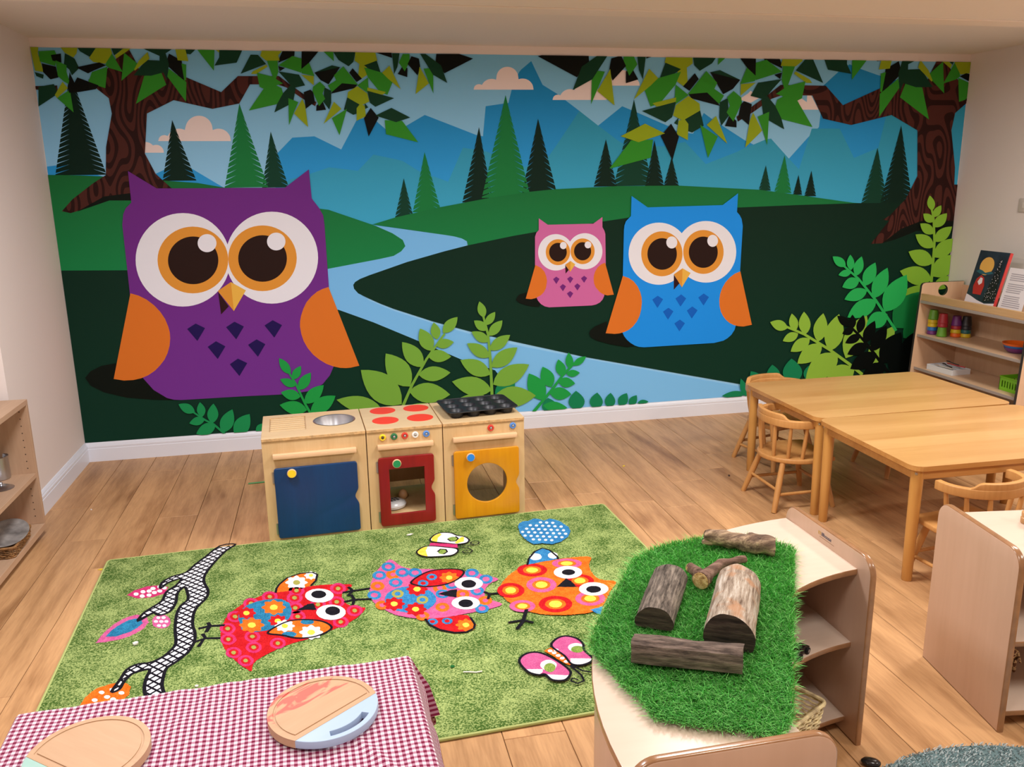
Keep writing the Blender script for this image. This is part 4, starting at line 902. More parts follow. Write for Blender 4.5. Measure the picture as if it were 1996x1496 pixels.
# ------------------------------------------------------------------ nursery tables and chairs
oak_t = wood('table_beech', (228, 182, 112), (198, 144, 74), 'X', 7.0, 0.3, contrast=(0.25, 0.75), coat=0.1, fine=0.2)
oak_l = wood('leg_beech', (206, 154, 84), (180, 124, 58), 'Z', 8, 0.32, contrast=(0.2, 0.8), coat=0.15)
oak_e = wood('edge_beech', (200, 146, 82), (170, 116, 58), 'X', 8, 0.35)
chair_m = wood('chair_beech', (204, 152, 92), (170, 116, 62), 'Z', 10, 0.42, contrast=(0.2, 0.8), spec=0.35)
bolt_m = mat('bolt', (190, 190, 186), 0.3, metal=1.0)
TZ = 0.5
def table(label, cx, cy, w, d, rz):
    t = thing('nursery_table', label, 'table', (cx, cy, 0), rz, 'beech tables pushed together')
    # top: glued staves, each a part
    n = 6; dy = d/n; r = 0.05
    full = rrect(-w/2, w/2, -d/2, d/2, r, 6)
    def clipy(poly, y0, y1):
        for lim, sg in ((y0, 1), (y1, -1)):
            out = []
            for i, q in enumerate(poly):
                pz = poly[i-1]; a = (q[1]-lim)*sg; b = (pz[1]-lim)*sg
                if (a >= 0) != (b >= 0):
                    s = b/(b-a); out.append((pz[0]+(q[0]-pz[0])*s, lim))
                if a >= 0: out.append(q)
            poly = out
        return poly
    for i in range(n):
        ob('stave', slab([clipy(full, -d/2+i*dy, -d/2+(i+1)*dy)], 0.02, 0.0, T(0, 0, TZ-0.02), edge=True), [STAVE[(i+int(cy*10)) % len(STAVE)], oak_e], t)
    a0, a1, b0, b1 = -w/2+0.022, w/2-0.022, -d/2+0.022, d/2-0.022
    for y in (b0, b1-0.018): ob('apron', box(a0+0.03, a1-0.03, y, y+0.018, TZ-0.062, TZ-0.0205, 0.002), oak_e, t)
    for x in (a0, a1-0.018): ob('apron', box(x, x+0.018, b0+0.03, b1-0.03, TZ-0.062, TZ-0.0205, 0.002), oak_e, t)
    for x in (a0+0.02, a1-0.02):
        for y in (b0+0.02, b1-0.02):
            l = lathe([(0.019, 0), (0.0205, 0.002), (0.0225, 0.2), (0.025, TZ-0.03), (0.025, TZ-0.0205)], 24); l.transform(T(x, y, 0))
            lg = ob('leg', l, oak_l, t, smooth=True)
            s = Vector((math.copysign(1, x), math.copysign(1, y), 0)).normalized()
            b = lathe([(0.006, 0), (0.006, 0.002), (0.004, 0.004), (0, 0.0045)], 14); b.transform(T(x+s.x*0.024, y+s.y*0.024, TZ-0.036) @ s.to_track_quat('Z', 'Y').to_matrix().to_4x4())
            ob('bolt', b, bolt_m, lg, smooth=True)
    return t
STAVE = [wood('stave_%d' % i, (220+d_, 177+d_, 122+d_), (198+d_, 150+d_, 96+d_), 'X', 6+i, 0.3, contrast=(0.25, 0.75), coat=0.1, fine=0.2) for i, d_ in enumerate((-18, -14, -22, -16, -20))]
table('beech table by the mural, far one of two pushed together', 4.237, -1.462, 1.075, 0.738, 0.0)
table('beech table in front, nearer one of two pushed together', 4.229, -2.198, 1.085, 0.712, math.radians(-1.0))
def make_chair(label):
    t = thing('nursery_chair', label, 'chair', (0, 0, 0), 0, 'small beech armchairs around the tables')
    # D-shaped seat, front towards +y
    lp = [(0.15, 0.155), (-0.15, 0.155)]+[(-0.168*math.cos(math.pi*i/18)**1.0 if False else 0.168*math.cos(math.pi+math.pi*i/18), 0.02-0.185*math.sin(math.pi*i/18)) for i in range(19)]
    ob('seat', slab([lp], 0.024, 0.007, T(0, 0, 0.238), res=3), chair_m, t, smooth=True)
    tops = [(-0.105, -0.10), (0.105, -0.10), (0.11, 0.105), (-0.11, 0.105)]; ft = [(-0.16, -0.165), (0.16, -0.165), (0.155, 0.16), (-0.155, 0.16)]
    def at(i, z): u = z/0.24; return Vector((ft[i][0]+(tops[i][0]-ft[i][0])*u, ft[i][1]+(tops[i][1]-ft[i][1])*u, z))
    for i in range(4): ob('leg', tube([at(i, 0.0), at(i, 0.06), at(i, 0.14), at(i, 0.239)], [0.0125, 0.0145, 0.0155, 0.0135], 14), chair_m, t, smooth=True)
    for i, j, z in ((0, 1, 0.105), (1, 2, 0.085), (3, 0, 0.085), (2, 3, 0.105)): ob('stretcher', tube([at(i, z), at(j, z)], 0.0078, 10), chair_m, t, smooth=True)
    # bent rail with a taller crest at the back
    def rail(a): return (0.178*math.cos(a), -0.005+0.148*math.sin(a))
    path = [(-0.176, 0.02)]+[rail(math.pi+math.pi*i/24) for i in range(25)]+[(0.176, 0.02)]
    def band(pts, z0, z1, th):
        o_, i_ = [], []
        for k, (x, y) in enumerate(pts):
            a = pts[max(k-1, 0)]; b = pts[min(k+1, len(pts)-1)]; dx, dy = b[0]-a[0], b[1]-a[1]; l = math.hypot(dx, dy)
            o_.append((x+dy/l*th/2, y-dx/l*th/2)); i_.append((x-dy/l*th/2, y+dx/l*th/2))
        return slab([o_+i_[::-1]], z1-z0, 0.004, T(0, 0, z0), res=2)
    ob('arm_rail', band(path, 0.425, 0.462, 0.026), chair_m, t, smooth=True)
    cm_ = band([rail(math.pi*1.5+(i-10)*0.09) for i in range(21)], 0.4575, 0.487, 0.022)
    for v in cm_.vertices:       # crest swells up from the rail towards the middle
        a = abs(math.atan2(v.co.x/0.178, -(v.co.y+0.005)/0.148)); k = min(1.0, max(0.0, (0.9-a)/0.25)); k = k*k*(3-2*k)
        v.co.z = 0.4575+(v.co.z-0.4575)*(0.12+0.88*k)
    ob('crest', cm_, chair_m, t, smooth=True)
    for a in (-1.45, -0.95, -0.45, 0.0, 0.45, 0.95, 1.45):
        q = math.pi*1.5+a; rx, ry = rail(q); sx, sy = 0.142*math.cos(q), 0.005+0.148*math.sin(q)
        if abs(a) > 1.2: sx, sy = 0.143*math.copysign(1, a), -0.02
        if a == 0.0: continue
        ob('spindle', tube([(sx, sy, 0.258), ((sx+rx)/2, (sy+ry)/2, 0.34), (rx, ry, 0.432)], [0.0085, 0.0105, 0.008], 10), chair_m, t, smooth=True)
    return t
ch = make_chair('small beech armchair pushed in at the long left side of the tables')
ch.location = (3.722, -1.572, 0); ch.rotation_euler = (0, 0, math.radians(-90))
dup(ch, (3.955, -1.015, 0), math.radians(180+14), 'small beech armchair at the far table end, back to the mural')
dup(ch, (3.925, -2.592, 0), math.radians(6), 'small beech armchair at the near end, half hidden by the right-hand shelf unit')
dup(ch, (4.545, -1.29, 0), math.radians(90), 'small beech armchair tucked right under the far table, only legs showing')

# ------------------------------------------------------------------ curved and straight nursery shelving
maple = wood('maple_laminate', (214, 194, 178), (202, 178, 160), 'X', 6, 0.33, contrast=(0.2, 0.8), spec=0.5)
maple_v = wood('maple_laminate_upright', (206, 174, 152), (190, 156, 132), 'Z', 6, 0.33, contrast=(0.2, 0.8), spec=0.5)
edge_m = mat('beech_lipping', (148, 106, 72), 0.25, coat=0.3, var=0.06, vscale=30)
def sector(cx, cy, ro, ri, a0, a1, n=28):
    A = [(cx+ro*math.cos(math.radians(a0+(a1-a0)*i/n)), cy+ro*math.sin(math.radians(a0+(a1-a0)*i/n))) for i in range(n+1)]
    B = [(cx+ri*math.cos(math.radians(a0+(a1-a0)*i/n)), cy+ri*math.sin(math.radians(a0+(a1-a0)*i/n))) for i in range(n+1)]
    return A+B[::-1]
UA = (2.962, -3.918)
ua = thing('curved_shelf_unit', 'maple quarter-circle shelf unit with an artificial grass mat on top', 'shelf unit', (UA[0], UA[1], 0))
A0, A1 = 93.6, 184.4
for nm, z, tk in (('top', 0.53, 0.018), ('shelf', 0.30, 0.016), ('shelf', 0.056, 0.016)):
    ro = 0.985 if nm == 'top' else 0.965
    ob(nm, slab([sector(0, 0, ro, 0.60, A0, A1)], tk, 0.003, T(0, 0, z-tk), edge=True), [maple, edge_m], ua, smooth=True)
ob('back_panel', slab([sector(0, 0, 0.9775, 0.9665, A0, A1)], 0.495, 0.0, T(0, 0, 0.0165)), maple_v, ua, smooth=True)
pa = rrect(-0.43, 0.0, 0, 0.582, 0.055, 8, (1, 1, 0, 0))
# far panel stands in the YZ plane, near panel in the XZ plane
ob('end_panel', slab([rrect(0.535, 0.99, 0, 0.582, 0.055, 8, (1, 1, 0, 0))], 0.02, 0.006, T(-0.060, 0, 0) @ YZ, edge=True, res=3), [maple_v, edge_m], ua, smooth=True)
ob('end_panel', slab([rrect(-0.99, -0.566, 0, 0.582, 0.055, 8, (1, 1, 0, 0))], 0.02, 0.006, T(0, -0.0765, 0) @ XZ, edge=True, res=3), [maple_v, edge_m], ua, smooth=True)
# maker's badge on the lip: gold and navy lettering
def lettering(txt, size, mt, parent, M, name='lettering', ext=0.0003):
    cu = bpy.data.curves.new('txt', 'FONT'); cu.body = txt; cu.size = size; cu.extrude = ext; cu.align_x = 'LEFT'
    o = bpy.data.objects.new('txt', cu); me = bpy.data.meshes.new_from_object(o); bpy.data.objects.remove(o); bpy.data.curves.remove(cu)
    me.transform(M); me.materials.clear()
    return ob(name, me, mt, parent)
FACE = Matrix(((0, 0, -1, -0.0605), (-1, 0, 0, 0), (0, 1, 0, 0), (0, 0, 0, 1)))     # text facing -x, reading towards -y
lettering('m', 0.022, mat('badge_gold', (190, 150, 60), 0.4), ua, T(0, 0.800, 0.553) @ FACE)
lettering('illhouse', 0.017, mat('badge_navy', (40, 58, 92), 0.4), ua, T(0, 0.782, 0.553) @ FACE)
ob('badge_line', box(-0.0606, -0.0602, 0.715, 0.79, 0.5465, 0.5478), mat('badge_brown', (150, 110, 80), 0.5), ua)
# straight unit at the right edge
UBa = math.radians(-8.5)
ub = thing('straight_shelf_unit', 'maple open shelf unit with a tall end panel at the right edge', 'shelf unit', (3.403, -3.022, 0), UBa)
ob('end_panel', slab([rrect(-0.408, 0.008, 0, 0.575, 0.055, 8, (1, 1, 0, 0))], 0.021, 0.006, T(0, 0, 0) @ YZ, edge=True, res=3), [maple_v, edge_m], ub, smooth=True)
ob('end_panel', slab([rrect(-0.408, 0.008, 0, 0.575, 0.055, 8, (1, 1, 0, 0))], 0.021, 0.006, T(0.80, 0, 0) @ YZ, edge=True, res=3), [maple_v, edge_m], ub, smooth=True)
for nm, z in (('top', 0.53), ('shelf', 0.29), ('shelf', 0.062)):
    ob(nm, slab([[(0.0215, -0.395), (0.7995, -0.395), (0.7995, -0.018 if nm == 'shelf' else 0.0), (0.0215, -0.018 if nm == 'shelf' else 0.0)]], 0.017, 0.003, T(0, 0, z-0.017), edge=True), [maple, edge_m], ub, smooth=True)
ob('back_panel', box(0.0215, 0.7995, -0.017, -0.006, 0.03, 0.5125), maple_v, ub)

# ------------------------------------------------------------------ artificial grass mat
rnd = random.Random(11)
GZ = 0.532
OUT = [(392, 300), (480, 255), (600, 213), (780, 180), (1000, 175), (1200, 205), (1295, 232), (1305, 260), (1303, 590), (1306, 1000), (1298, 1190), (1280, 1262), (1190, 1298), (1000, 1276), (700, 1236), (500, 1195), (415, 1090), (215, 893), (140, 800), (163, 700), (300, 460)]
gp = [FP(*cpx('g4', x, y), GZ+0.018) for x, y in OUT]
gp = [(p.x, p.y) for p in gp]
def inside(x, y, poly):
    c = False; j = len(poly)-1
    for i in range(len(poly)):
        if (poly[i][1] > y) != (poly[j][1] > y) and x < (poly[j][0]-poly[i][0])*(y-poly[i][1])/(poly[j][1]-poly[i][1])+poly[i][0]: c = not c
        j = i
    return c
def island_mat(name, cols, rough=0.6):
    if name in MATS: return MATS[name]
    m = mat(name, cols[0], rough, spec=0.3); nt = m.node_tree
    g = nt.nodes.new('ShaderNodeNewGeometry'); r = nt.nodes.new('ShaderNodeValToRGB')
    for i, c in enumerate(cols):
        e = r.color_ramp.elements[i] if i < 2 else r.color_ramp.elements.new(0.5)
        e.color = srgb(c)
    for i, e in enumerate(r.color_ramp.elements): e.position = i/(len(cols)-1)
    nt.links.new(g.outputs['Random Per Island'], r.inputs[0]); nt.links.new(r.outputs[0], nt.nodes['Principled BSDF'].inputs['Base Color'])
    return m
def blades(poly, z0, n, length, width, lean, seed, fray=0.0, sp=0.55):
    r = np.random.RandomState(seed); P = np.array(poly); lo, hi = P.min(0), P.max(0); pts = []
    while len(pts) < n:
        q = r.uniform(lo, hi, (4000, 2)); pts += [tuple(p) for p in q if inside(p[0], p[1], poly)]
    pts = np.array(pts[:n]); k = len(pts)
    ang = r.normal(math.atan2(lean[1], lean[0]), 0.9, k); L = length*r.uniform(0.65, 1.15, k); s = sp*r.uniform(0.5, 1.4, k)
    d = np.stack([np.cos(ang), np.sin(ang)], 1); w = np.stack([-d[:, 1], d[:, 0]], 1)*(width/2)
    V = np.zeros((k, 5, 3)); 
    def put(i, t, off): 
        V[:, i, :2] = pts+d*(L*s*t**1.6)[:, None]+w*off; V[:, i, 2] = z0+L*np.sqrt(np.maximum(1-(s*0.8)**2, 0.15))*(t-0.25*t*t*s)
    put(0, 0.0, 1); put(1, 0.0, -1); put(2, 0.6, -0.8); put(3, 0.6, 0.8); put(4, 1.0, 0)
    b = np.arange(k)*5
    me = bpy.data.meshes.new('blades'); me.vertices.add(k*5); me.vertices.foreach_set('co', V.reshape(-1))
    loops = np.concatenate([np.stack([b, b+1, b+2, b+3], 1).reshape(-1), np.stack([b+3, b+2, b+4], 1).reshape(-1)])
    st = np.concatenate([np.arange(k)*4, k*4+np.arange(k)*3]); 
    me.loops.add(len(loops)); me.loops.foreach_set('vertex_index', loops.astype(np.int32))
    me.polygons.add(2*k); me.polygons.foreach_set('loop_start', st.astype(np.int32))
    me.update(calc_edges=True); me.validate()
    return me
gm = thing('artificial_grass_mat', 'bright green artificial grass mat draped over the curved shelf unit', 'mat', (0, 0, 0))
gc = (sum(p[0] for p in gp)/len(gp), sum(p[1] for p in gp)/len(gp))
ob('backing', slab([[(gc[0]+(x-gc[0])*0.965, gc[1]+(y-gc[1])*0.965) for x, y in gp]], 0.005, 0.0, T(0, 0, GZ)), mat('grass_backing', (28, 58, 26), 0.9), gm)
bl = ob('grass_blades', blades(gp, GZ+0.004, 64000, 0.03, 0.0018, (-0.5, -0.85), 4, sp=0.8), island_mat('turf', [(40, 134, 46), (78, 188, 80), (146, 220, 122)], 0.45), gm)
bl['kind'] = 'stuff'
MAT_TOP = GZ+0.0215

# ------------------------------------------------------------------ logs on the mat
def weathered(name, light, mid, dark, scale=9, axis=1, tint=None):
    if name in MATS: return MATS[name]
    m = mat(name, mid, 0.85, spec=0.2); nt = m.node_tree; N = nt.nodes; L = nt.links
    tc = N.new('ShaderNodeTexCoord'); mp = N.new('ShaderNodeMapping'); sc = [6.5, 6.5, 6.5]; sc[axis] = 0.7; mp.inputs['Scale'].default_value = sc; L.new(tc.outputs['Object'], mp.inputs[0])
    n = N.new('ShaderNodeTexNoise'); n.inputs['Scale'].default_value = scale; n.inputs['Detail'].default_value = 8; n.inputs['Roughness'].default_value = 0.7; L.new(mp.outputs[0], n.inputs['Vector'])
    r = N.new('ShaderNodeValToRGB'); r.color_ramp.elements[0].position = 0.34; r.color_ramp.elements[0].color = srgb(dark); r.color_ramp.elements[1].position = 0.66; r.color_ramp.elements[1].color = srgb(light)
    e = r.color_ramp.elements.new(0.5); e.color = srgb(mid); L.new(n.outputs['Fac'], r.inputs[0]); out = r.outputs[0]
    if tint:     # patches where the bark has come away
        n2 = N.new('ShaderNodeTexNoise'); n2.inputs['Scale'].default_value = 19; n2.inputs['Detail'].default_value = 3; L.new(tc.outputs['Object'], n2.inputs['Vector'])
        mr = N.new('ShaderNodeMapRange'); mr.inputs[1].default_value = 0.53; mr.inputs[2].default_value = 0.64; mr.inputs[4].default_value = 0.65; L.new(n2.outputs['Fac'], mr.inputs[0])
        mx = N.new('ShaderNodeMix'); mx.data_type = 'RGBA'; mx.inputs[7].default_value = srgb(tint); L.new(mr.outputs[0], mx.inputs[0]); L.new(out, mx.inputs[6]); out = mx.outputs[2]
    L.new(out, N['Principled BSDF'].inputs['Base Color'])
    b = N.new('ShaderNodeBump'); b.inputs['Strength'].default_value = 0.8; b.inputs['Distance'].default_value = 0.004; L.new(n.outputs['Fac'], b.inputs['Height']); L.new(b.outputs[0], N['Principled BSDF'].inputs['Normal'])
    return m
def log_mesh(sec, ln, m=26, amp=0.002, taper=0.0, seed=0):
    """sweep a cross-section (x,z) along y with rough surface; caps on slot 1"""
    v, f = [], []; n = len(sec)
    for j in range(m):
        y = -ln/2+ln*j/(m-1); sc = 1-taper*j/(m-1)
        for i, (x, z) in enumerate(sec):
            q = Vector((x*14+seed, y*7, z*14)); d = noise.noise(q)*amp*1.6+noise.noise(q*3.1)*amp
            c = math.hypot(x, z-0.02) or 1; v.append((x*sc*(1+d/c), y+noise.noise(Vector((x*30, seed, z*30)))*0.004*(1 if j in (0, m-1) else 0), z*sc*(1+d/c)))
    for j in range(m-1):
        for i in range(n): k = (i+1) % n; f.append((j*n+i, j*n+k, (j+1)*n+k, (j+1)*n+i))
    f.append(tuple(range(n-1, -1, -1))); f.append(tuple((m-1)*n+i for i in range(n)))
    me = pymesh(v, f); bm = bmesh.new(); bm.from_mesh(me); bmesh.ops.recalc_face_normals(bm, faces=bm.faces); bm.to_mesh(me); bm.free()
    me.polygons[len(f)-1].material_index = 1; me.polygons[len(f)-2].material_index = 1
    return me
def dsec(w, h, n=22, flat_=0.25):
    out = []
    for i in range(n):
        a = math.pi*i/(n-1); out.append((w/2*math.cos(a)*(1 if i not in (0,) else 1), h*flat_+h*(1-flat_)*math.sin(a)**0.9))
    out += [(-w/2*0.93, 0.004), (-w/2*0.8, 0.0), (w/2*0.8, 0.0), (w/2*0.93, 0.004)]
    return out
end_dark = weathered('end_grain_dark', (82, 70, 60), (56, 46, 40), (30, 25, 22), 14, 0)
bark1 = weathered('weathered_grey', (146, 134, 122), (102, 92, 84), (44, 39, 35), 21)
bark2 = weathered('weathered_silver', (200, 192, 182), (164, 148, 132), (96, 76, 62), 15, tint=(172, 122, 84))
bark3 = weathered('weathered_brown', (136, 118, 108), (98, 84, 76), (42, 35, 32), 21)
z5 = (1180, 1010, 0.2139)
def c5(x, y, z): return FP(z5[0]+x*z5[2], z5[1]+y*z5[2], z)
def put_log(name, label, near, far, zc, sec, mats, over=1.0, seed=0, taper=0.0):
    a, b = c5(*near, zc), c5(*far, zc); d = b-a; ln = d.length*over; c = (a+b)/2
    o = ob(name, log_mesh(sec, ln, 26, 0.0022, taper, seed), mats, None, (c.x, c.y, MAT_TOP), (0, 0, math.atan2(d.y, d.x)-math.pi/2), smooth=True)
    return tag(o, label, 'log')
put_log('half_log', 'smaller grey weathered half log lying on the left of the grass mat', (448, 915), (592, 505), MAT_TOP+0.028, dsec(0.098, 0.058), [bark1, end_dark], 1.0, 1, 0.06)
put_log('half_log', 'larger pale silvery half log lying on the right of the grass mat', (1128, 1050), (1212, 560), MAT_TOP+0.042, dsec(0.118, 0.088), [bark2, end_dark], 1.0, 5, 0.05)
sq = [(0.026, 0.006), (0.029, 0.03), (0.024, 0.05), (0.008, 0.056), (-0.014, 0.053), (-0.028, 0.044), (-0.030, 0.02), (-0.026, 0.002), (0.0, 0.0)]
sq2 = []
for i in range(len(sq)):
    a, b = sq[i], sq[(i+1) % len(sq)]
    for t in (0, 0.34, 0.67): sq2.append((a[0]+(b[0]-a[0])*t, a[1]+(b[1]-a[1])*t))
put_log('split_timber', 'split brown timber lying crosswise at the front of the grass mat', (250, 1205), (1255, 1310), MAT_TOP+0.022, sq2, [bark3, bark3], 1.0, 9)
def rough_tube(pts, rad, n=14, amp=0.003, sub=5, seed=0):
    P, R = [], []
    for i in range(len(pts)-1):
        for t in range(sub):
            u = t/sub; P.append(Vector(pts[i]).lerp(Vector(pts[i+1]), u)); R.append(rad[i]+(rad[i+1]-rad[i])*u)
    P.append(Vector(pts[-1])); R.append(rad[-1])
    # soften corners
    for _ in range(2): P = [P[0]]+[(P[i-1]+P[i]*2+P[i+1])/4 for i in range(1, len(P)-1)]+[P[-1]]
    me = tube(P, R, n)
    for v in me.vertices:
        q = v.co*34+Vector((seed, seed, 0)); v.co += Vector((noise.noise(q), noise.noise(q+Vector((9, 0, 0))), noise.noise(q+Vector((0, 7, 0)))))*amp*1.3
    return me
stick_m = weathered('stick_bark', (150, 122, 108), (112, 86, 74), (62, 44, 36), 7, 0); cut_m = weathered('fresh_cut', (222, 196, 150), (196, 160, 104), (124, 90, 54), 20)
zb = MAT_TOP+0.014
st = thing('forked_branch', 'forked bark stick with pale cut ends between the half logs', 'stick', (0, 0, 0))
A_ = [c5(1268, 378, zb), c5(1150, 405, zb+0.004), c5(1050, 425, zb+0.006), c5(950, 500, zb+0.008), c5(868, 575, zb+0.008)]
ob('main_stem', rough_tube(A_, [0.0105, 0.0125, 0.0145, 0.017, 0.024], 14, 0.0025), stick_m, st, smooth=True)
ob('side_stub', rough_tube([c5(905, 540, zb+0.008), c5(830, 490, zb+0.006), c5(768, 452, zb+0.006)], [0.017, 0.0155, 0.0145], 12, 0.002, seed=3), stick_m, st, smooth=True)
def cut_disc(a, b, r):
    d = (b-a).normalized(); me = lathe([(r, -0.006), (r*0.96, 0.002), (r*0.5, 0.0045), (0, 0.004)], 16); me.transform(Matrix.Translation(b) @ d.to_track_quat('Z', 'Y').to_matrix().to_4x4()); return me
ob('cut_end', cut_disc(A_[3], A_[4], 0.0235), cut_m, st, smooth=True)
ob('cut_end', cut_disc(c5(830, 490, zb+0.006), c5(768, 452, zb+0.006), 0.0135), cut_m, st, smooth=True)
dw = thing('driftwood_log', 'gnarled hollow driftwood piece at the far edge of the grass mat', 'log', (0, 0, 0))
zd = MAT_TOP+0.021
gn = weathered('driftwood_grey', (186, 160, 130), (116, 94, 78), (50, 38, 32), 8, 0)
ob('stem', rough_tube([c5(905, 165, zd+0.006), c5(1050, 185, zd+0.004), c5(1230, 215, zd), c5(1400, 245, zd+0.002), c5(1545, 268, zd)], [0.019, 0.024, 0.026, 0.030, 0.024], 18, 0.006, 6, 21), gn, dw, smooth=True)
ob('broken_prong', rough_tube([c5(1010, 200, zd-0.004), c5(940, 215, zd-0.006), c5(885, 226, zd-0.006)], [0.016, 0.012, 0.006], 12, 0.003, 5, 4), gn, dw, smooth=True)
ob('knot', rough_tube([c5(1400, 230, zd+0.012), c5(1445, 215, zd+0.02)], [0.017, 0.008], 12, 0.003, 4, 8), gn, dw, smooth=True)

# ------------------------------------------------------------------ gingham table with chopping boards
GT = (1.187, -3.60); GA = math.radians(2.4); GTZ = 0.4; gw, gd = 0.925, 0.64
lt = thing('low_table', 'low wooden table hidden under the gingham cloth', 'table', (GT[0], GT[1], 0), GA)
ob('top', slab([rrect(-gw/2+0.006, gw/2-0.006, -gd/2+0.006, gd/2-0.006, 0.02, 4)], 0.02, 0.002, T(0, 0, GTZ-0.024)), oak_t, lt)
for x in (-gw/2+0.06, gw/2-0.06):
    for y in (-gd/2+0.06, gd/2-0.06): ob('leg', tube([(x, y, 0.013), (x, y, GTZ-0.0245)], [0.018, 0.022], 14), oak_l, lt, smooth=True)
def gingham():
    m = mat('gingham', (255, 255, 255), 0.85, spec=0.15); nt = m.node_tree; N = nt.nodes; L = nt.links
    uv = N.new('ShaderNodeUVMap'); s = N.new('ShaderNodeSeparateXYZ'); L.new(uv.outputs[0], s.inputs[0]); o = []
    for i in range(2):
        a = N.new('ShaderNodeMath'); a.operation = 'MULTIPLY'; a.inputs[1].default_value = 1/0.0152; L.new(s.outputs[i], a.inputs[0])
        f = N.new('ShaderNodeMath'); f.operation = 'FRACT'; L.new(a.outputs[0], f.inputs[0])
        t = N.new('ShaderNodeMath'); t.operation = 'LESS_THAN'; t.inputs[1].default_value = 0.5; L.new(f.outputs[0], t.inputs[0]); o.append(t)
    ad = N.new('ShaderNodeMath'); ad.operation = 'ADD'; L.new(o[0].outputs[0], ad.inputs[0]); L.new(o[1].outputs[0], ad.inputs[1])
    h = N.new('ShaderNodeMath'); h.operation = 'MULTIPLY'; h.inputs[1].default_value = 0.5; L.new(ad.outputs[0], h.inputs[0])
    r = N.new('ShaderNodeValToRGB'); r.color_ramp.interpolation = 'CONSTANT'
    r.color_ramp.elements[0].color = srgb((222, 212, 220)); r.color_ramp.elements[1].position = 0.75; r.color_ramp.elements[1].color = srgb((116, 28, 60))
    e = r.color_ramp.elements.new(0.25); e.color = srgb((172, 126, 146))
    L.new(h.outputs[0], r.inputs[0]); L.new(r.outputs[0], N['Principled BSDF'].inputs['Base Color'])
    return m
ov = 0.20; NX, NY = 190, 150; V, F, UV = [], [], []
for j in range(NY+1):
    for i in range(NX+1):
        u = -gw/2-ov+(gw+2*ov)*i/NX; v = -gd/2-ov+(gd+2*ov)*j/NY
        qx = min(max(u, -gw/2), gw/2); qy = min(max(v, -gd/2), gd/2); dx, dy = u-qx, v-qy; l = math.hypot(dx, dy)
        wr = noise.noise(Vector((u*6+3, v*6, 0)))*0.0038+noise.noise(Vector((u*15-v*9, v*5+u*9, 2)))*0.0032+noise.noise(Vector((u*30, v*12, 5)))*0.0012
        # a soft diagonal crease right of the board
        cr = math.exp(-(((u-0.30)+(v-0.02)*0.55)/0.012)**2)*0.006*(1 if -0.15 < v < 0.22 else 0.3)
        if l < 1e-9: V.append((u, v, GTZ+0.0005+max(0.0, wr+0.003)+cr))
        else:
            s = u if abs(dy) > abs(dx) else v; fl = 0.5+0.5*noise.noise(Vector((s*7.5, 4.2, 0))); k = min(1, l/0.1)
            out = 0.004+k*(0.008+0.042*fl*l/ov+0.014)+(0.03*l/ov if (dx and dy) else 0)
            t = min(l, 0.02)/0.02
            V.append((qx+dx/l*out, qy+dy/l*out, GTZ+0.001-l*0.96+0.004*(1-t)*0))
        UV.append((u, v))
for j in range(NY):
    for i in range(NX):
        a = j*(NX+1)+i; F.append((a, a+1, a+NX+2, a+NX+1))
me = pymesh(V, F); ul = me.uv_layers.new(name='UVMap')
for lp_ in me.loops: ul.data[lp_.index].uv = UV[lp_.vertex_index]
tag(ob('gingham_tablecloth', me, gingham(), None, (GT[0], GT[1], 0), (0, 0, GA), smooth=False), 'burgundy and white gingham tablecloth in the lower left corner', 'tablecloth')
for p_ in me.polygons: p_.use_smooth = True
board_w = wood('board_beech', (202, 166, 132), (178, 140, 106), 'X', 9, 0.55, contrast=(0.2, 0.8)); 
def board_top_stain():
    m = board_w.copy(); m.name = 'board_beech_stained'; nt = m.node_tree; N = nt.nodes; L = nt.links; b = N['Principled BSDF']; src = b.inputs['Base Color'].links[0].from_socket
    tc = N.new('ShaderNodeTexCoord'); n = N.new('ShaderNodeTexNoise'); n.inputs['Scale'].default_value = 17; n.inputs['Detail'].default_value = 6; n.inputs['Distortion'].default_value = 1.2
    mp = N.new('ShaderNodeMapping'); mp.inputs['Scale'].default_value = (0.5, 1.4, 1); L.new(tc.outputs['Object'], mp.inputs[0]); L.new(mp.outputs[0], n.inputs['Vector'])
    s = N.new('ShaderNodeSeparateXYZ'); L.new(tc.outputs['Object'], s.inputs[0])
    g = N.new('ShaderNodeMapRange'); g.inputs[1].default_value = -0.01; g.inputs[2].default_value = 0.06; g.inputs[3].default_value = -0.25; g.inputs[4].default_value = 0.1; L.new(s.outputs[1], g.inputs[0])
    a = N.new('ShaderNodeMath'); a.operation = 'ADD'; L.new(n.outputs['Fac'], a.inputs[0]); L.new(g.outputs[0], a.inputs[1])
    r = N.new('ShaderNodeMapRange'); r.inputs[1].default_value = 0.545; r.inputs[2].default_value = 0.6; r.inputs[4].default_value = 0.9; L.new(a.outputs[0], r.inputs[0])
    mx = N.new('ShaderNodeMix'); mx.data_type = 'RGBA'; mx.inputs[7].default_value = srgb((214, 92, 82)); L.new(src, mx.inputs[6]); L.new(r.outputs[0], mx.inputs[0]); L.new(mx.outputs[2], b.inputs['Base Color'])
    return m
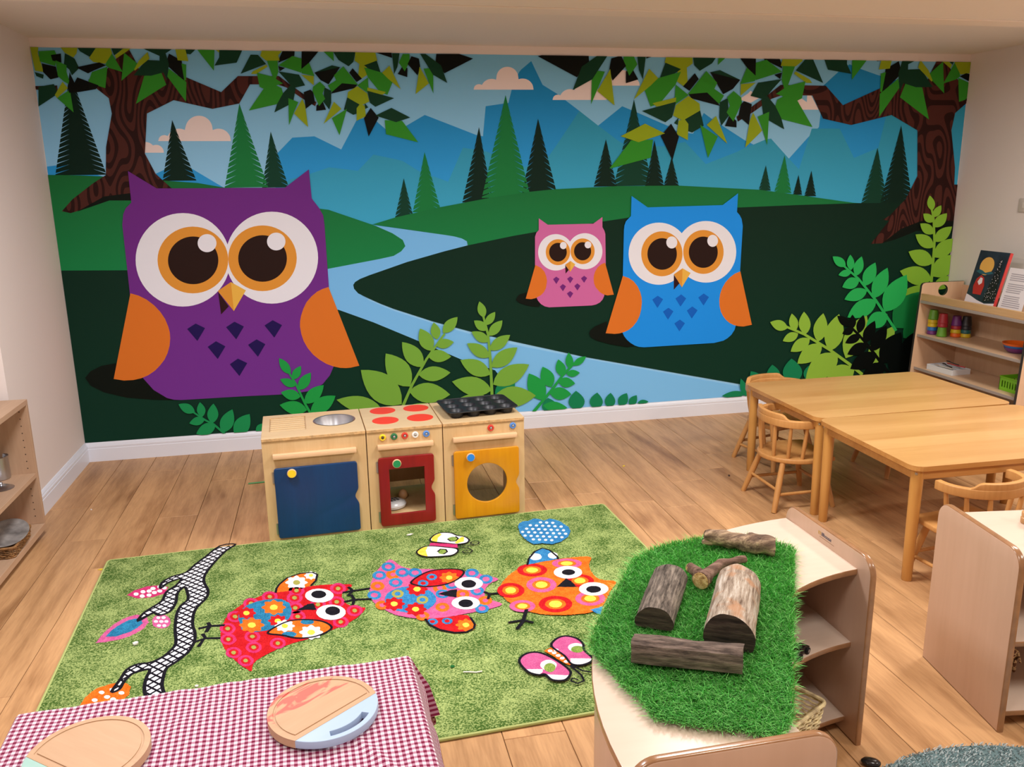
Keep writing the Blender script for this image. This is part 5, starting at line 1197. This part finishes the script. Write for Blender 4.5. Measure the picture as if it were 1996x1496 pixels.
def chopping_board(label, cx, cy, R_, chord, rz, pm_, wm):
    """round board: wooden segment, painted segment with a curved handle slot below the chord, juice groove"""
    z0 = GTZ+0.0112; t = 0.019
    o = thing('chopping_board', label, 'chopping board', (cx, cy, z0), rz, 'round chopping boards')
    a = math.acos(chord/R_)          # painted segment faces -y
    wo = [(R_*math.cos(q), R_*math.sin(q)) for q in [(-math.pi/2+a)+(2*math.pi-2*a)*i/48 for i in range(49)]]
    pa_ = [(R_*math.cos(q), R_*math.sin(q)) for q in [(-math.pi/2-a)+(2*a)*i/30 for i in range(31)]]
    # groove loop inside the wooden part
    def gl(r, off): 
        b = math.acos((chord-off)/r); return [(r*math.cos(q), r*math.sin(q)) for q in [(-math.pi/2+b)+(2*math.pi-2*b)*i/44 for i in range(45)]]
    ob('board', slab([wo], t-0.0022, 0.0, None), wm, o, smooth=True)
    ob('board_rim', slab([wo, gl(R_-0.013, 0.012)], 0.0022, 0.0006, T(0, 0, t-0.0022)), wm, o)
    ob('board_face', slab([gl(R_-0.0185, 0.0175)], 0.0022, 0.0006, T(0, 0, t-0.0022)), wm, o)
    rs = R_-0.022; sl = [(( rs+d_)*math.cos(q), (rs+d_)*math.sin(q)) for d_, rng in ((0.0085, range(21)), (-0.0085, range(20, -1, -1))) for q in [(-math.pi/2-0.5)+i/20 for i in rng]]
    ob('painted_grip', slab([pa_, sl], t, 0.0015, T(0, 0, 0)), pm_, o, smooth=True)
    return o
p1 = FP(734.6, 1370, GTZ+0.028); p2 = FP(589.5, 1458, GTZ+0.028); ang = math.atan2(p1.y-p2.y, p1.x-p2.x)
chopping_board('round chopping board with pale blue grip and red paint smears on gingham', 1.418, -3.478, 0.126, 0.052, ang, mat('board_paint_blue', (166, 188, 216), 0.5), board_top_stain())
p3 = FP(59, 1481, GTZ+0.028); p4 = FP(91, 1496, GTZ+0.028); c2_ = Vector((0.922, -3.523)); u_ = (p4-p3).normalized(); n_ = Vector((-u_.y, u_.x)); 
chopping_board('round chopping board with mint green edge, nearest the bottom left', c2_.x, c2_.y, 0.126, abs((c2_-Vector((p3.x, p3.y))).dot(n_)), math.atan2(u_.y, u_.x), mat('board_paint_mint', (156, 194, 186), 0.5), board_w)

# ------------------------------------------------------------------ blue shag rug
RBX, RBY, RBR = 3.122, -4.052, 0.595
br2 = thing('blue_shag_rug', 'round grey-blue shag rug at the lower right corner', 'rug', (RBX, RBY, 0))
ob('backing', slab([circ(0, 0, RBR, 64)], 0.008, 0.002), mat('shag_backing', (96, 120, 124), 0.95), br2, smooth=True)
sh = ob('shag_pile', blades(circ(0, 0, RBR+0.006, 64), 0.006, 34000, 0.013, 0.004, (0.4, -0.9), 8), island_mat('shag', [(140, 160, 166), (178, 194, 198), (204, 214, 216)], 0.9), br2)
sh['kind'] = 'stuff'

# ------------------------------------------------------------------ baskets
wick = mat('wicker', (222, 196, 152), 0.6, var=0.22, vscale=40); wick_d = mat('wicker_dark', (128, 92, 54), 0.65, var=0.3, vscale=50)
def basket(label, loc, rz, w, d, h, m, rows=9, flare=0.012):
    b = thing('wicker_basket', label, 'basket', loc, rz)
    ob('base', slab([rrect(-w/2+flare, w/2-flare, -d/2+flare, d/2-flare, 0.02, 4)], 0.004), m, b)
    def loop(z): e = flare*(1-z/h); return rrect(-w/2+e, w/2-e, -d/2+e, d/2-e, 0.02, 4)
    def dens(lp_, step):
        out = []
        for i in range(len(lp_)):
            a, c = Vector(lp_[i]), Vector(lp_[(i+1) % len(lp_)]); n = max(1, int((c-a).length/step))
            out += [a.lerp(c, k/n) for k in range(n)]
        return out
    for r_ in range(rows):
        z = 0.006+(h-0.014)*r_/(rows-1); pts = dens(loop(z), 0.008); n = len(pts)
        q = []
        for k, p in enumerate(pts):
            nrm = Vector((p.x/(w/2), p.y/(d/2))); nrm = nrm.normalized() if nrm.length else nrm
            s = math.sin(k*math.pi/2+(r_ % 2)*math.pi)*0.0025; q.append((p.x+nrm.x*s, p.y+nrm.y*s, z))
        ob('weaver', tube(q, 0.0032, 6, close=True), m, b, smooth=True)
    for p, p2_ in zip(dens(loop(0.003), 0.024), dens(loop(h), 0.024)): ob('stake', tube([(p.x, p.y, 0.003), (p2_.x, p2_.y, h)], 0.0022, 6), m, b)
    ob('rim', tube([(x, y, h) for x, y in dens(loop(h), 0.02)], 0.0058, 8, close=True), m, b, smooth=True)
    return b
cn = FP(1579, 1352, 0.165)
basket('small cane basket on the bottom shelf of the curved unit, partly hidden by grass', (cn.x-0.095, cn.y-0.03, 0.0565), math.radians(28), 0.2, 0.14, 0.105, wick, 8)

# little black toy car on the middle shelf of the curved unit
cp = FP(1556, 1270, 0.312); car_m = mat('black_plastic', (20, 20, 24), 0.25)
cr_ = thing('toy_car', 'small black toy car on the middle shelf of the curved unit', 'toy car', (cp.x, cp.y, 0.3005), math.radians(35))
cb = slab([[(-0.04, 0.008), (0.038, 0.008), (0.04, 0.016), (0.022, 0.02), (0.008, 0.03), (-0.018, 0.031), (-0.036, 0.02), (-0.041, 0.014)]], 0.032, 0.002, T(0, 0.016, 0) @ XZ)
ob('body', cb, car_m, cr_, smooth=True)
for x in (-0.024, 0.024):
    for y in (-0.0175, 0.0175):
        w_ = lathe([(0.0095, -0.0035), (0.0095, 0.0035)], 18); w_.transform(T(x, y, 0.0095) @ Matrix.Rotation(math.pi/2, 4, 'X')); wo_ = ob('wheel', w_, mat('tyre', (12, 12, 12), 0.7), cr_)
        h_ = lathe([(0.005, -0.0038), (0.005, 0.0038)], 12); h_.transform(T(x, y, 0.0095) @ Matrix.Rotation(math.pi/2, 4, 'X')); ob('hub', h_, steel, wo_)
# dark oval pebble on the floor
pb = FP(1698, 1487, 0.01); bm = bmesh.new(); bmesh.ops.create_icosphere(bm, subdivisions=3, radius=1)
for v in bm.verts:
    d = 1+0.1*noise.noise(v.co*1.7); v.co = Vector((v.co.x*0.027*d, v.co.y*0.018*d, v.co.z*0.011*d))
tag(ob('pebble', mesh_of(bm), mat('dark_stone', (30, 30, 32), 0.2, var=0.3, vscale=60), None, (pb.x, pb.y, 0.0107), (0, 0, -0.5), smooth=True), 'shiny black oval pebble on the floor between shelf unit and blue rug', 'pebble')

# ------------------------------------------------------------------ on and in the right-hand shelf unit
wb = FP(2004, 1012, 0.545)
ws = thing('wooden_block_figure', 'small turned wooden toy on top of the right-hand shelf unit', 'toy', (wb.x, wb.y, 0.5305))
ob('body', lathe([(0.019, 0), (0.021, 0.003), (0.021, 0.018), (0.018, 0.021), (0.0195, 0.026), (0.0195, 0.036), (0.014, 0.041), (0, 0.042)], 28), mat('toy_beech', (190, 142, 92), 0.45, var=0.08, vscale=40), ws, smooth=True)
hd = lathe([(0.007, 0.0405), (0.013, 0.046), (0.0145, 0.053), (0.012, 0.061), (0, 0.066)], 24); ob('head', hd, MATS['toy_beech'], ws, smooth=True)
gpz = FP(1985, 1332, 0.062)
def giraffe_mat():
    m = mat('giraffe_spots', (196, 150, 96), 0.5); nt = m.node_tree; N = nt.nodes; L = nt.links
    tc = N.new('ShaderNodeTexCoord'); v = N.new('ShaderNodeTexVoronoi'); v.feature = 'DISTANCE_TO_EDGE'; v.inputs['Scale'].default_value = 85; L.new(tc.outputs['Object'], v.inputs['Vector'])
    r = N.new('ShaderNodeValToRGB'); r.color_ramp.interpolation = 'CONSTANT'; r.color_ramp.elements[0].color = srgb((222, 190, 140)); r.color_ramp.elements[1].position = 0.12; r.color_ramp.elements[1].color = srgb((112, 66, 36))
    L.new(v.outputs['Distance'], r.inputs[0]); L.new(r.outputs[0], N['Principled BSDF'].inputs['Base Color']); return m
def skin(name, verts, edges, rad, m, parent=None, loc=(0, 0, 0), rz=0, root=0):
    me = bpy.data.meshes.new(name); me.from_pydata(verts, edges, []); o = ob(name, me, m, parent, loc, (0, 0, rz))
    md = o.modifiers.new('skin', 'SKIN'); md.use_smooth_shade = True
    for i, r_ in enumerate(rad): me.skin_vertices[0].data[i].radius = (r_, r_); me.skin_vertices[0].data[i].use_root = (i == root)
    s = o.modifiers.new('sub', 'SUBSURF'); s.levels = 2; s.render_levels = 2; return o
gir = [(0, 0.0, 0.085), (0.045, 0, 0.088), (0.062, 0, 0.112), (0.078, 0, 0.15), (0.09, 0, 0.185), (0.112, 0, 0.178), (-0.012, 0, 0.06), (-0.012, 0.018, 0.055), (-0.014, 0.02, 0.005), (-0.012, -0.018, 0.055), (-0.014, -0.02, 0.005),
       (0.045, 0.018, 0.055), (0.046, 0.02, 0.005), (0.045, -0.018, 0.055), (0.046, -0.02, 0.005), (-0.024, 0, 0.092), (-0.036, 0, 0.055)]
ge = [(0, 1), (1, 2), (2, 3), (3, 4), (4, 5), (0, 7), (7, 8), (0, 9), (9, 10), (1, 11), (11, 12), (1, 13), (13, 14), (0, 15), (15, 16), (0, 6)]
gr_ = [0.02, 0.022, 0.017, 0.0105, 0.0115, 0.007, 0.014, 0.0085, 0.0055, 0.0085, 0.0055, 0.0085, 0.0055, 0.0085, 0.0055, 0.004, 0.003]
tag(skin('toy_giraffe', gir, ge, gr_, giraffe_mat(), None, (gpz.x, gpz.y+0.05, 0.0615), math.radians(118)), 'brown spotted toy giraffe on the bottom shelf at the right edge', 'toy animal')

# ------------------------------------------------------------------ book display shelf along the right wall
dark_edge = mat('dark_edging', (52, 46, 44), 0.4); maple_b = wood('birch_panel', (222, 188, 156), (204, 166, 132), 'Z', 6, 0.4, contrast=(0.2, 0.8)); grey_edge = mat('grey_edging', (164, 152, 146), 0.4)
BX0, BX1, BYF, BYN = 5.465, 5.80, -0.175, -1.148
bs = thing('book_display_shelf', 'birch bookcase with a book ledge on top against the right wall', 'bookcase', (0, 0, 0))
side = [(BX0-0.04, 0), (BX1, 0), (BX1, 0.885), (BX0+0.03, 0.885), (BX0+0.012, 0.88), (BX0+0.002, 0.865)]
for y in (BYF, BYN+0.02):
    loops = [side, circ(BX0+0.172, 0.828, 0.036, 28)]
    ob('end_panel', slab(loops, 0.02, 0.003, T(0, y, 0) @ XZ, edge=True), [maple_b, dark_edge], bs)
for z in (0.765, 0.53, 0.298): ob('shelf', slab([[(BX0, BYN+0.0205), (BX1-0.012, BYN+0.0205), (BX1-0.012, BYF-0.0205), (BX0, BYF-0.0205)]], 0.02, 0.002, T(0, 0, z-0.02), edge=True), [maple_b, grey_edge], bs)
ob('front_lip', box(BX0+0.002, BX0+0.018, BYN+0.0205, BYF-0.0205, 0.7655, 0.812, 0.002), wood('lip_birch', (214, 178, 134), (194, 154, 108), 'Y', 8, 0.4), bs)
ob('back_panel', box(BX1-0.0115, BX1-0.003, BYN+0.0205, BYF-0.0205, 0.06, 0.86), maple_b, bs)
ob('display_rest', slab([[(5.578, 0.7655), (5.60, 0.7655), (5.625, 0.845), (5.603, 0.845)]], BYF-BYN-0.35, 0.0, T(0, BYF-0.32, 0) @ XZ), maple_b, bs)
ob('plinth', box(BX0+0.03, BX1-0.02, BYN+0.0205, BYF-0.0205, 0.0, 0.06), dark_edge, bs)
def leaning(name, label, cat, y0, y1, h, th, xb=5.535, zb_=0.766, tilt=0.245, group=None):
    o = thing(name, label, cat, (xb, y0, zb_), 0, group)
    o.rotation_euler = Matrix(((0, math.sin(tilt), -math.cos(tilt)), (-1, 0, 0), (0, math.cos(tilt), math.sin(tilt)))).to_euler()
    return o          # local x runs towards -y, local y up the slope, local z towards the reader
bk = leaning('picture_book', 'dark Christmas picture book with a gold moon and snowy tree, leaning on the ledge', 'book', -0.515, -0.765, 0.385, 0.02)
BWD, BHT = 0.25, 0.372
ob('pages', box(0.004, BWD-0.004, 0.003, BHT-0.003, -0.016, -0.003), mat('page_edge', (232, 224, 212), 0.8), bk)
cv = ob('cover', box(0, BWD, 0, BHT, -0.003, 0), mat('cover_night', (42, 52, 62), 0.35, var=0.2, vscale=12), bk)
ob('spine', box(BWD-0.001, BWD+0.004, 0, BHT, -0.019, 0.0003), mat('spine_red', (206, 66, 64), 0.4), bk)
ob('back_cover', box(0, BWD, 0, BHT, -0.019, -0.016), MATS['cover_night'], bk)
def art(name, pts, m, z): 
    ob(name, pymesh([(x, y, z) for x, y in pts], [tuple(range(len(pts)))]), m, cv)
ws_ = mat('art_snow', (226, 216, 220), 0.45); gd_ = mat('art_gold', (222, 170, 84), 0.45); tr_ = mat('art_tree', (30, 32, 30), 0.45); rd_ = mat('art_red', (178, 48, 42), 0.45); tl_ = mat('art_teal', (46, 92, 104), 0.45)
art('snow', [(0.0, 0.0), (BWD, 0), (BWD, 0.05), (0.17, 0.04), (0.1, 0.055), (0.04, 0.075), (0, 0.085)], ws_, 0.0004)
art('moon', circ(0.095, 0.275, 0.058, 36), gd_, 0.0004)
art('cloud', [(0.02, 0.235), (0.045, 0.25), (0.07, 0.245), (0.1, 0.232), (0.14, 0.245), (0.17, 0.235), (0.13, 0.222), (0.06, 0.222)], tl_, 0.0007)
art('fir_tree', [(0.2, 0.34), (0.212, 0.28), (0.225, 0.25), (0.218, 0.245), (0.24, 0.18), (0.23, 0.175), (0.247, 0.1), (0.24, 0.06), (0.15, 0.05), (0.155, 0.1), (0.165, 0.17), (0.172, 0.18), (0.175, 0.25), (0.185, 0.255)], tr_, 0.0007)
art('sack', [(0.05, 0.09), (0.035, 0.14), (0.045, 0.19), (0.075, 0.215), (0.105, 0.2), (0.125, 0.15), (0.12, 0.09)], rd_, 0.001)
art('snow_cap', [(0.06, 0.17), (0.075, 0.2), (0.095, 0.195), (0.1, 0.165), (0.08, 0.15)], ws_, 0.0013)
sv, sf = [], []
for i in range(70):
    v_ = rnd.random(); y = 0.06+v_*0.26; hw = 0.045*(1-v_)+0.006; x = 0.198+rnd.uniform(-hw, hw); s = 0.0017; b0 = len(sv); sv += [(x-s, y-s, 0.0011), (x+s, y-s, 0.0011), (x+s, y+s, 0.0011), (x-s, y+s, 0.0011)]; sf.append((b0, b0+1, b0+2, b0+3))
o = ob('snow_specks', pymesh(sv, sf), ws_, cv); o['kind'] = 'stuff'
lf = leaning('printed_leaflet', 'white sheet of printed text standing beside the picture book', 'paper', -0.80, -1.0, 0.3, 0.002)
ob('sheet', box(0, 0.19, 0, 0.285, -0.002, 0), mat('paper_white', (222, 216, 220), 0.7), lf)
sv, sf = [], []
for i in range(17):
    if i in (4, 10): continue
    y = 0.245-i*0.0125; x1_ = 0.165-rnd.random()*0.03; b0 = len(sv); sv += [(0.025, y, 0.0003), (x1_, y, 0.0003), (x1_, y+0.006, 0.0003), (0.025, y+0.006, 0.0003)]; sf.append((b0, b0+1, b0+2, b0+3))
o = ob('text_lines', pymesh(sv, sf), mat('text_grey', (164, 158, 166), 0.7), lf); o['kind'] = 'stuff'
ck_ = lambda x, y, z: FP(1700+x*.2273, 460+y*.2273, z)
def cup_mesh(up=False):
    pr = [(0.030, 0), (0.0315, 0.001), (0.0335, 0.003), (0.0345, 0.006), (0.0335, 0.0065), (0.026, 0.066), (0.024, 0.068), (0.0, 0.068)]
    return lathe(pr, 24)
cmsh = cup_mesh(); cmsh.polygons.foreach_set('use_smooth', [True]*len(cmsh.polygons)); cmsh.set_sharp_from_angle(angle=math.radians(35))
PL = dict(yellow=(206, 176, 30), blue=(38, 104, 176), purple=(104, 44, 110), green=(96, 150, 44), orange=(226, 100, 26), red=(160, 40, 50), black=(34, 34, 40), teal=(30, 90, 90))
for si, (nm, px_, py_, stack) in enumerate((('leftmost', 5.55, -0.236, ('purple', 'blue', 'yellow', 'yellow', 'green')), ('second', 5.55, -0.332, ('green', 'red', 'red')), ('third', 5.63, -0.366, ('orange', 'yellow', 'red', 'purple')), ('last', 5.68, -0.40, ('yellow', 'teal', 'black', 'black')))):
    p = Vector((px_, py_, 0)); z = 0.5305
    seen = {}
    for li, c in enumerate(stack):
        me = cmsh.copy(); seen[c] = seen.get(c, 0)+1
        o = ob('plastic_cup', me, mat('plastic_'+c, PL[c], 0.35), None, (p.x, p.y, z))
        tag(o, '%s plastic cup, %s from the bottom of the %s stack on the bookcase' % (c, ('first', 'second', 'third', 'fourth', 'fifth')[li], nm), 'cup', 'stacked plastic cups on the bookcase'); z += 0.026 if li < len(stack)-2 else 0.024
        if li == 0 and si == 1: z += 0.04
bp_ = ck_(1215, 965, 0.535)
bz = 0.5305
for c, r_, pos in (('purple', 0.074, 'bottom'), ('blue', 0.079, 'middle'), ('orange', 0.086, 'top')):
    bmz = lathe([(r_*0.55, 0), (r_*0.62, 0.002), (r_*0.9, 0.018), (r_, 0.034), (r_*0.97, 0.034), (r_*0.86, 0.018), (r_*0.5, 0.005), (0, 0.005)], 32)
    tag(ob('plastic_bowl', bmz, mat('plastic_'+c, PL[c], 0.35), None, (5.61, -0.925, bz), smooth=True), '%s plastic bowl, %s of the nested bowls on the bookcase shelf' % (c, pos), 'bowl', 'nested plastic bowls'); bz += 0.014
tp_ = ck_(650, 1120, 0.31)
ct = thing('cutlery_tray', 'white plastic tray of play cutlery on the lower bookcase shelf', 'tray', (5.575, -0.40, 0.2985), math.radians(4))
wp = mat('tray_white', (220, 220, 224), 0.3)
ob('tray_base', box(-0.075, 0.075, -0.115, 0.115, 0, 0.003), wp, ct)
for x in (-0.075, 0.072): ob('tray_wall', box(x, x+0.003, -0.115, 0.115, 0.003, 0.036, 0.001), wp, ct)
for y in (-0.115, 0.112): ob('tray_wall', box(-0.072, 0.072, y, y+0.003, 0.003, 0.036, 0.001), wp, ct)
for x in (-0.026, 0.024): ob('divider', box(x, x+0.002, -0.112, 0.112, 0.003, 0.03), wp, ct)
for i, (x, y, a, c, nm) in enumerate(((-0.045, 0.0, 0.15, (226, 214, 200), 'cream'), (-0.005, 0.01, -0.3, (40, 40, 44), 'black'), (0.03, -0.02, 0.2, (206, 70, 80), 'pink'), (0.05, 0.03, -0.15, (60, 60, 66), 'dark grey'))):
    wpos = Vector((ct.location.x+x, ct.location.y+y, 0.2985+0.034+i*0.0052))
    s_ = thing('toy_spoon', '%s plastic toy spoon lying across the white cutlery tray' % nm, 'spoon', wpos, a, 'toy spoons in the cutlery tray')
    cm_ = mat('spoon_%d' % i, c, 0.35)
    ob('handle', tube([(0, -0.08, 0.002), (0, 0.03, 0.002)], [0.004, 0.003], 8), cm_, s_, smooth=True)
    bwl = lathe([(0, -0.002), (0.010, 0.0), (0.0125, 0.0035), (0.011, 0.0035), (0.006, 0.0015), (0, 0.001)], 18, 1, 1.4); bwl.transform(T(0, 0.045, 0.001)); ob('spoon_bowl', bwl, cm_, s_, smooth=True)
gb = ck_(1262, 1240, 0.30)
gbk = thing('green_basket', 'lime green slotted plastic basket on the lower bookcase shelf', 'basket', (5.60, -0.975, 0.2985))
lime = mat('lime_plastic', (118, 186, 30), 0.35)
hw_, hh = 0.07, 0.085
ob('base', box(-hw_+0.006, hw_-0.006, -hw_+0.006, hw_-0.006, 0, 0.003), lime, gbk)
for k in range(4):
    M = Matrix.Rotation(k*math.pi/2, 4, 'Z')
    sl = [[(-hw_, 0), (hw_, 0), (hw_, hh), (-hw_, hh)]]+[[(-0.052+i*0.021, 0.022), (-0.052+i*0.021, 0.062), (-0.042+i*0.021, 0.062), (-0.042+i*0.021, 0.022)] for i in range(6)]
    ob('basket_wall', slab(sl, 0.003, 0.0, M @ T(0, -hw_+0.003, 0) @ XZ), lime, gbk)
ob('rim', tube([(x, y, hh) for x, y in rrect(-hw_-0.002, hw_+0.002, -hw_-0.002, hw_+0.002, 0.008, 3)], 0.004, 8, close=True), lime, gbk, smooth=True)

# ------------------------------------------------------------------ low shelf unit in the left recess
grey_oak = wood('grey_oak', (198, 166, 138), (166, 132, 104), 'Z', 8, 0.5, contrast=(0.2, 0.8)); grey_oak_y = wood('grey_oak_shelf', (198, 166, 138), (166, 132, 104), 'Y', 8, 0.5, contrast=(0.2, 0.8))
LX0, LX1, LYF, LYN = -0.24, 0.10, -1.118, -2.25
ls = thing('low_shelf_unit', 'grey oak open shelf unit holding pots at the left edge', 'shelf unit', (0, 0, 0))
ob('top', box(LX0, LX1, LYN, LYF, 0.640, 0.664, 0.001), grey_oak_y, ls)
ep = ob('end_panel', box(LX0, LX1, LYF-0.02, LYF, 0.0605, 0.6395, 0.001), grey_oak, ls)
ob('end_panel', box(LX0, LX1, LYN, LYN+0.02, 0.0605, 0.6395, 0.001), grey_oak, ls)
ob('shelf', box(LX0+0.0065, LX1-0.004, LYN+0.0205, LYF-0.0205, 0.29, 0.312, 0.001), grey_oak_y, ls)
ob('base_shelf', box(LX0, LX1, LYN, LYF, 0.03, 0.06, 0.001), grey_oak_y, ls)
ob('back_panel', box(LX0, LX0+0.006, LYN+0.0205, LYF-0.0205, 0.0605, 0.6395), grey_oak, ls)
for i in range(16):
    h_ = lathe([(0.0028, 0), (0.0028, 0.0004), (0, 0.0005)], 10); h_.transform(T(LX1-0.035, LYF-0.02, 0.1+i*0.034) @ Matrix.Rotation(math.pi/2, 4, 'X')); ob('peg_hole', h_, mat('hole_dark', (70, 52, 40), 0.8), ep)
for y in (LYF-0.06, LYN+0.06):
    f_ = lathe([(0.02, 0), (0.02, 0.028), (0.014, 0.0298)], 16); f_.transform(T(LX1-0.05, y, 0)); ob('foot', f_, dark_edge, ls)
    f_ = lathe([(0.02, 0), (0.02, 0.028), (0.014, 0.0298)], 16); f_.transform(T(LX0+0.05, y, 0)); ob('foot', f_, dark_edge, ls)
pt = FP(1, 936, 0.3125)
pot = thing('steel_pot', 'small stainless steel pot on the middle shelf at the left edge', 'pot', (pt.x-0.01, pt.y+0.02, 0.3125))
ob('body', lathe([(0.043, 0), (0.046, 0.002), (0.047, 0.006), (0.047, 0.104), (0.05, 0.107), (0.047, 0.108), (0.0455, 0.104), (0.044, 0.005), (0, 0.004)], 32), steel, pot, smooth=True)
ob('rivet_handle', tube([(0, -0.047, 0.085), (0.0, -0.075, 0.085), (0.0, -0.08, 0.06), (0, -0.075, 0.035), (0, -0.047, 0.035)], 0.004, 8), steel, pot, smooth=True)
pl = FP(13, 943, 0.3125)
tag(ob('saucepan_cover', lathe([(0.05, 0), (0.052, 0.002), (0.046, 0.005), (0.03, 0.012), (0.008, 0.015), (0.005, 0.02), (0.009, 0.024), (0.006, 0.028), (0, 0.028)], 32), steel, None, (pl.x, pl.y-0.065, 0.3125), smooth=True), 'stainless steel lid lying beside the steel pot', 'lid')
bk2 = FP(32, 1070, 0.08)
basket('dark woven tray basket under the metal platter at the left edge', (0.022, bk2.y+0.06, 0.0605), math.radians(3), 0.15, 0.26, 0.05, wick_d, 5, 0.006)
pz = 0.0605+0.0575
tagm = lathe([(0.06, 0), (0.075, 0.001), (0.098, 0.008), (0.1, 0.010), (0.097, 0.0105), (0.074, 0.0035), (0, 0.003)], 40, 0.8, 1.25)
tag(ob('metal_platter', tagm, mat('dull_metal', (150, 148, 146), 0.35, metal=0.45, var=0.3, vscale=14), None, (0.04, bk2.y+0.05, pz+0.012), (0.12, 0.2, 0), smooth=True), 'oval dull metal platter resting on the woven tray basket', 'platter')
tmz = thing('toy_tomato', 'red toy tomato behind the metal platter on the bottom shelf', 'toy food', (-0.03, -1.19, 0.0605))
ob('fruit', lathe([(0, 0), (0.02, 0.002), (0.034, 0.014), (0.037, 0.028), (0.031, 0.042), (0.016, 0.05), (0.006, 0.047), (0, 0.046)], 28), mat('tomato_red', (214, 40, 32), 0.3), tmz, smooth=True)
ob('stalk', join([tube([(0, 0, 0.046), (0.003, 0.002, 0.056)], 0.002, 6)]), p_dgrn, tmz)

# ------------------------------------------------------------------ bits on the floor and rug, light switch
gs = FP(484, 943, 0.005); gs2 = FP(525, 938.5, 0.005)
tag(ob('green_pencil', tube([(gs.x, gs.y, 0.0045), (gs2.x+0.03, gs2.y, 0.0045)], 0.0042, 6), mat('pencil_green', (40, 128, 48), 0.4), None), 'thin green pencil lying on the floor behind the toy sink', 'pencil')
def scrap(name, label, px, py, z, pts, m, cat='scrap', h=0.0015):
    p = FP(px, py, z); me = slab([pts], h); tag(ob(name, me, m, None, (p.x, p.y, z), (0, 0, rnd.uniform(0, 6))), label, cat)
wsc = mat('scrap_white', (232, 230, 226), 0.6)
sp_ = FP(921, 1312, RUG_T); 
tag(ob('paper_strip', tube([(-0.03, 0.006, 0), (-0.01, 0.0, 0.001), (0.012, -0.006, 0), (0.032, -0.006, 0.001)], 0.0022, 6), wsc, None, (sp_.x, sp_.y, RUG_T+0.0035)), 'thin white strip lying on the rug near the gingham table', 'scrap')
scrap('green_sequin', 'small dark green disc lying on the rug', 882, 1300, RUG_T+0.0018, circ(0, 0, 0.0075, 16), mat('sequin_green', (14, 96, 40), 0.4))
scrap('white_fluff', 'small white scrap on the rug left of the branch', 264, 1256, RUG_T+0.003, [(-0.008, -0.004), (0.004, -0.009), (0.011, 0.002), (0.002, 0.009), (-0.009, 0.006)], wsc, h=0.006)
scrap('white_crumb', 'tiny white crumb on the rug above the gingham cloth', 383, 1339, RUG_T+0.003, [(-0.004, -0.004), (0.005, -0.004), (0.005, 0.005), (-0.004, 0.004)], wsc, h=0.004)
scrap('white_curl', 'little white paper curl on the rug below the toy oven', 799, 1043, RUG_T+0.003, [(-0.016, -0.003), (0.0, -0.007), (0.016, 0.002), (0.006, 0.007), (-0.008, 0.004)], wsc, h=0.003)
scrap('yellow_scrap', 'tiny yellow scrap on the floor between kitchen and chairs', 1216, 909, 0.0005, [(-0.012, -0.004), (0.004, -0.007), (0.013, 0.003), (-0.004, 0.006)], mat('scrap_yellow', (226, 196, 40), 0.6))
scrap('yellow_petal', 'small yellow scrap on the floor at the left edge of the rug', 197, 1111, 0.0005, [(-0.016, -0.004), (0.004, -0.008), (0.014, 0.003), (-0.004, 0.007)], MATS['scrap_yellow'])
scrap('bark_crumb', 'small dark crumb on the floor near the chair legs', 1421, 928, 0.0005, [(-0.01, -0.004), (0.008, -0.005), (0.011, 0.004), (-0.006, 0.006)], mat('crumb_dark', (60, 40, 30), 0.7), h=0.004)
scrap('pale_chip', 'tiny pale chip on the floor by the left wall', 178, 994, 0.0005, [(-0.008, -0.003), (0.007, -0.003), (0.008, 0.003), (-0.007, 0.003)], wsc)
sw = thing('wall_socket_plate', 'white plastic switch plate on the right wall above the bookcase', 'switch', (X1-0.0005, -0.62, 1.41))
ob('plate', box(-0.009, 0, -0.043, 0.043, -0.043, 0.043, 0.003, 2), mat('switch_plastic', (206, 196, 188), 0.4), sw, smooth=True)
ob('rocker', box(-0.0125, -0.0092, -0.012, 0.012, -0.018, 0.018, 0.001), mat('rocker_plastic', (216, 208, 200), 0.35), sw)
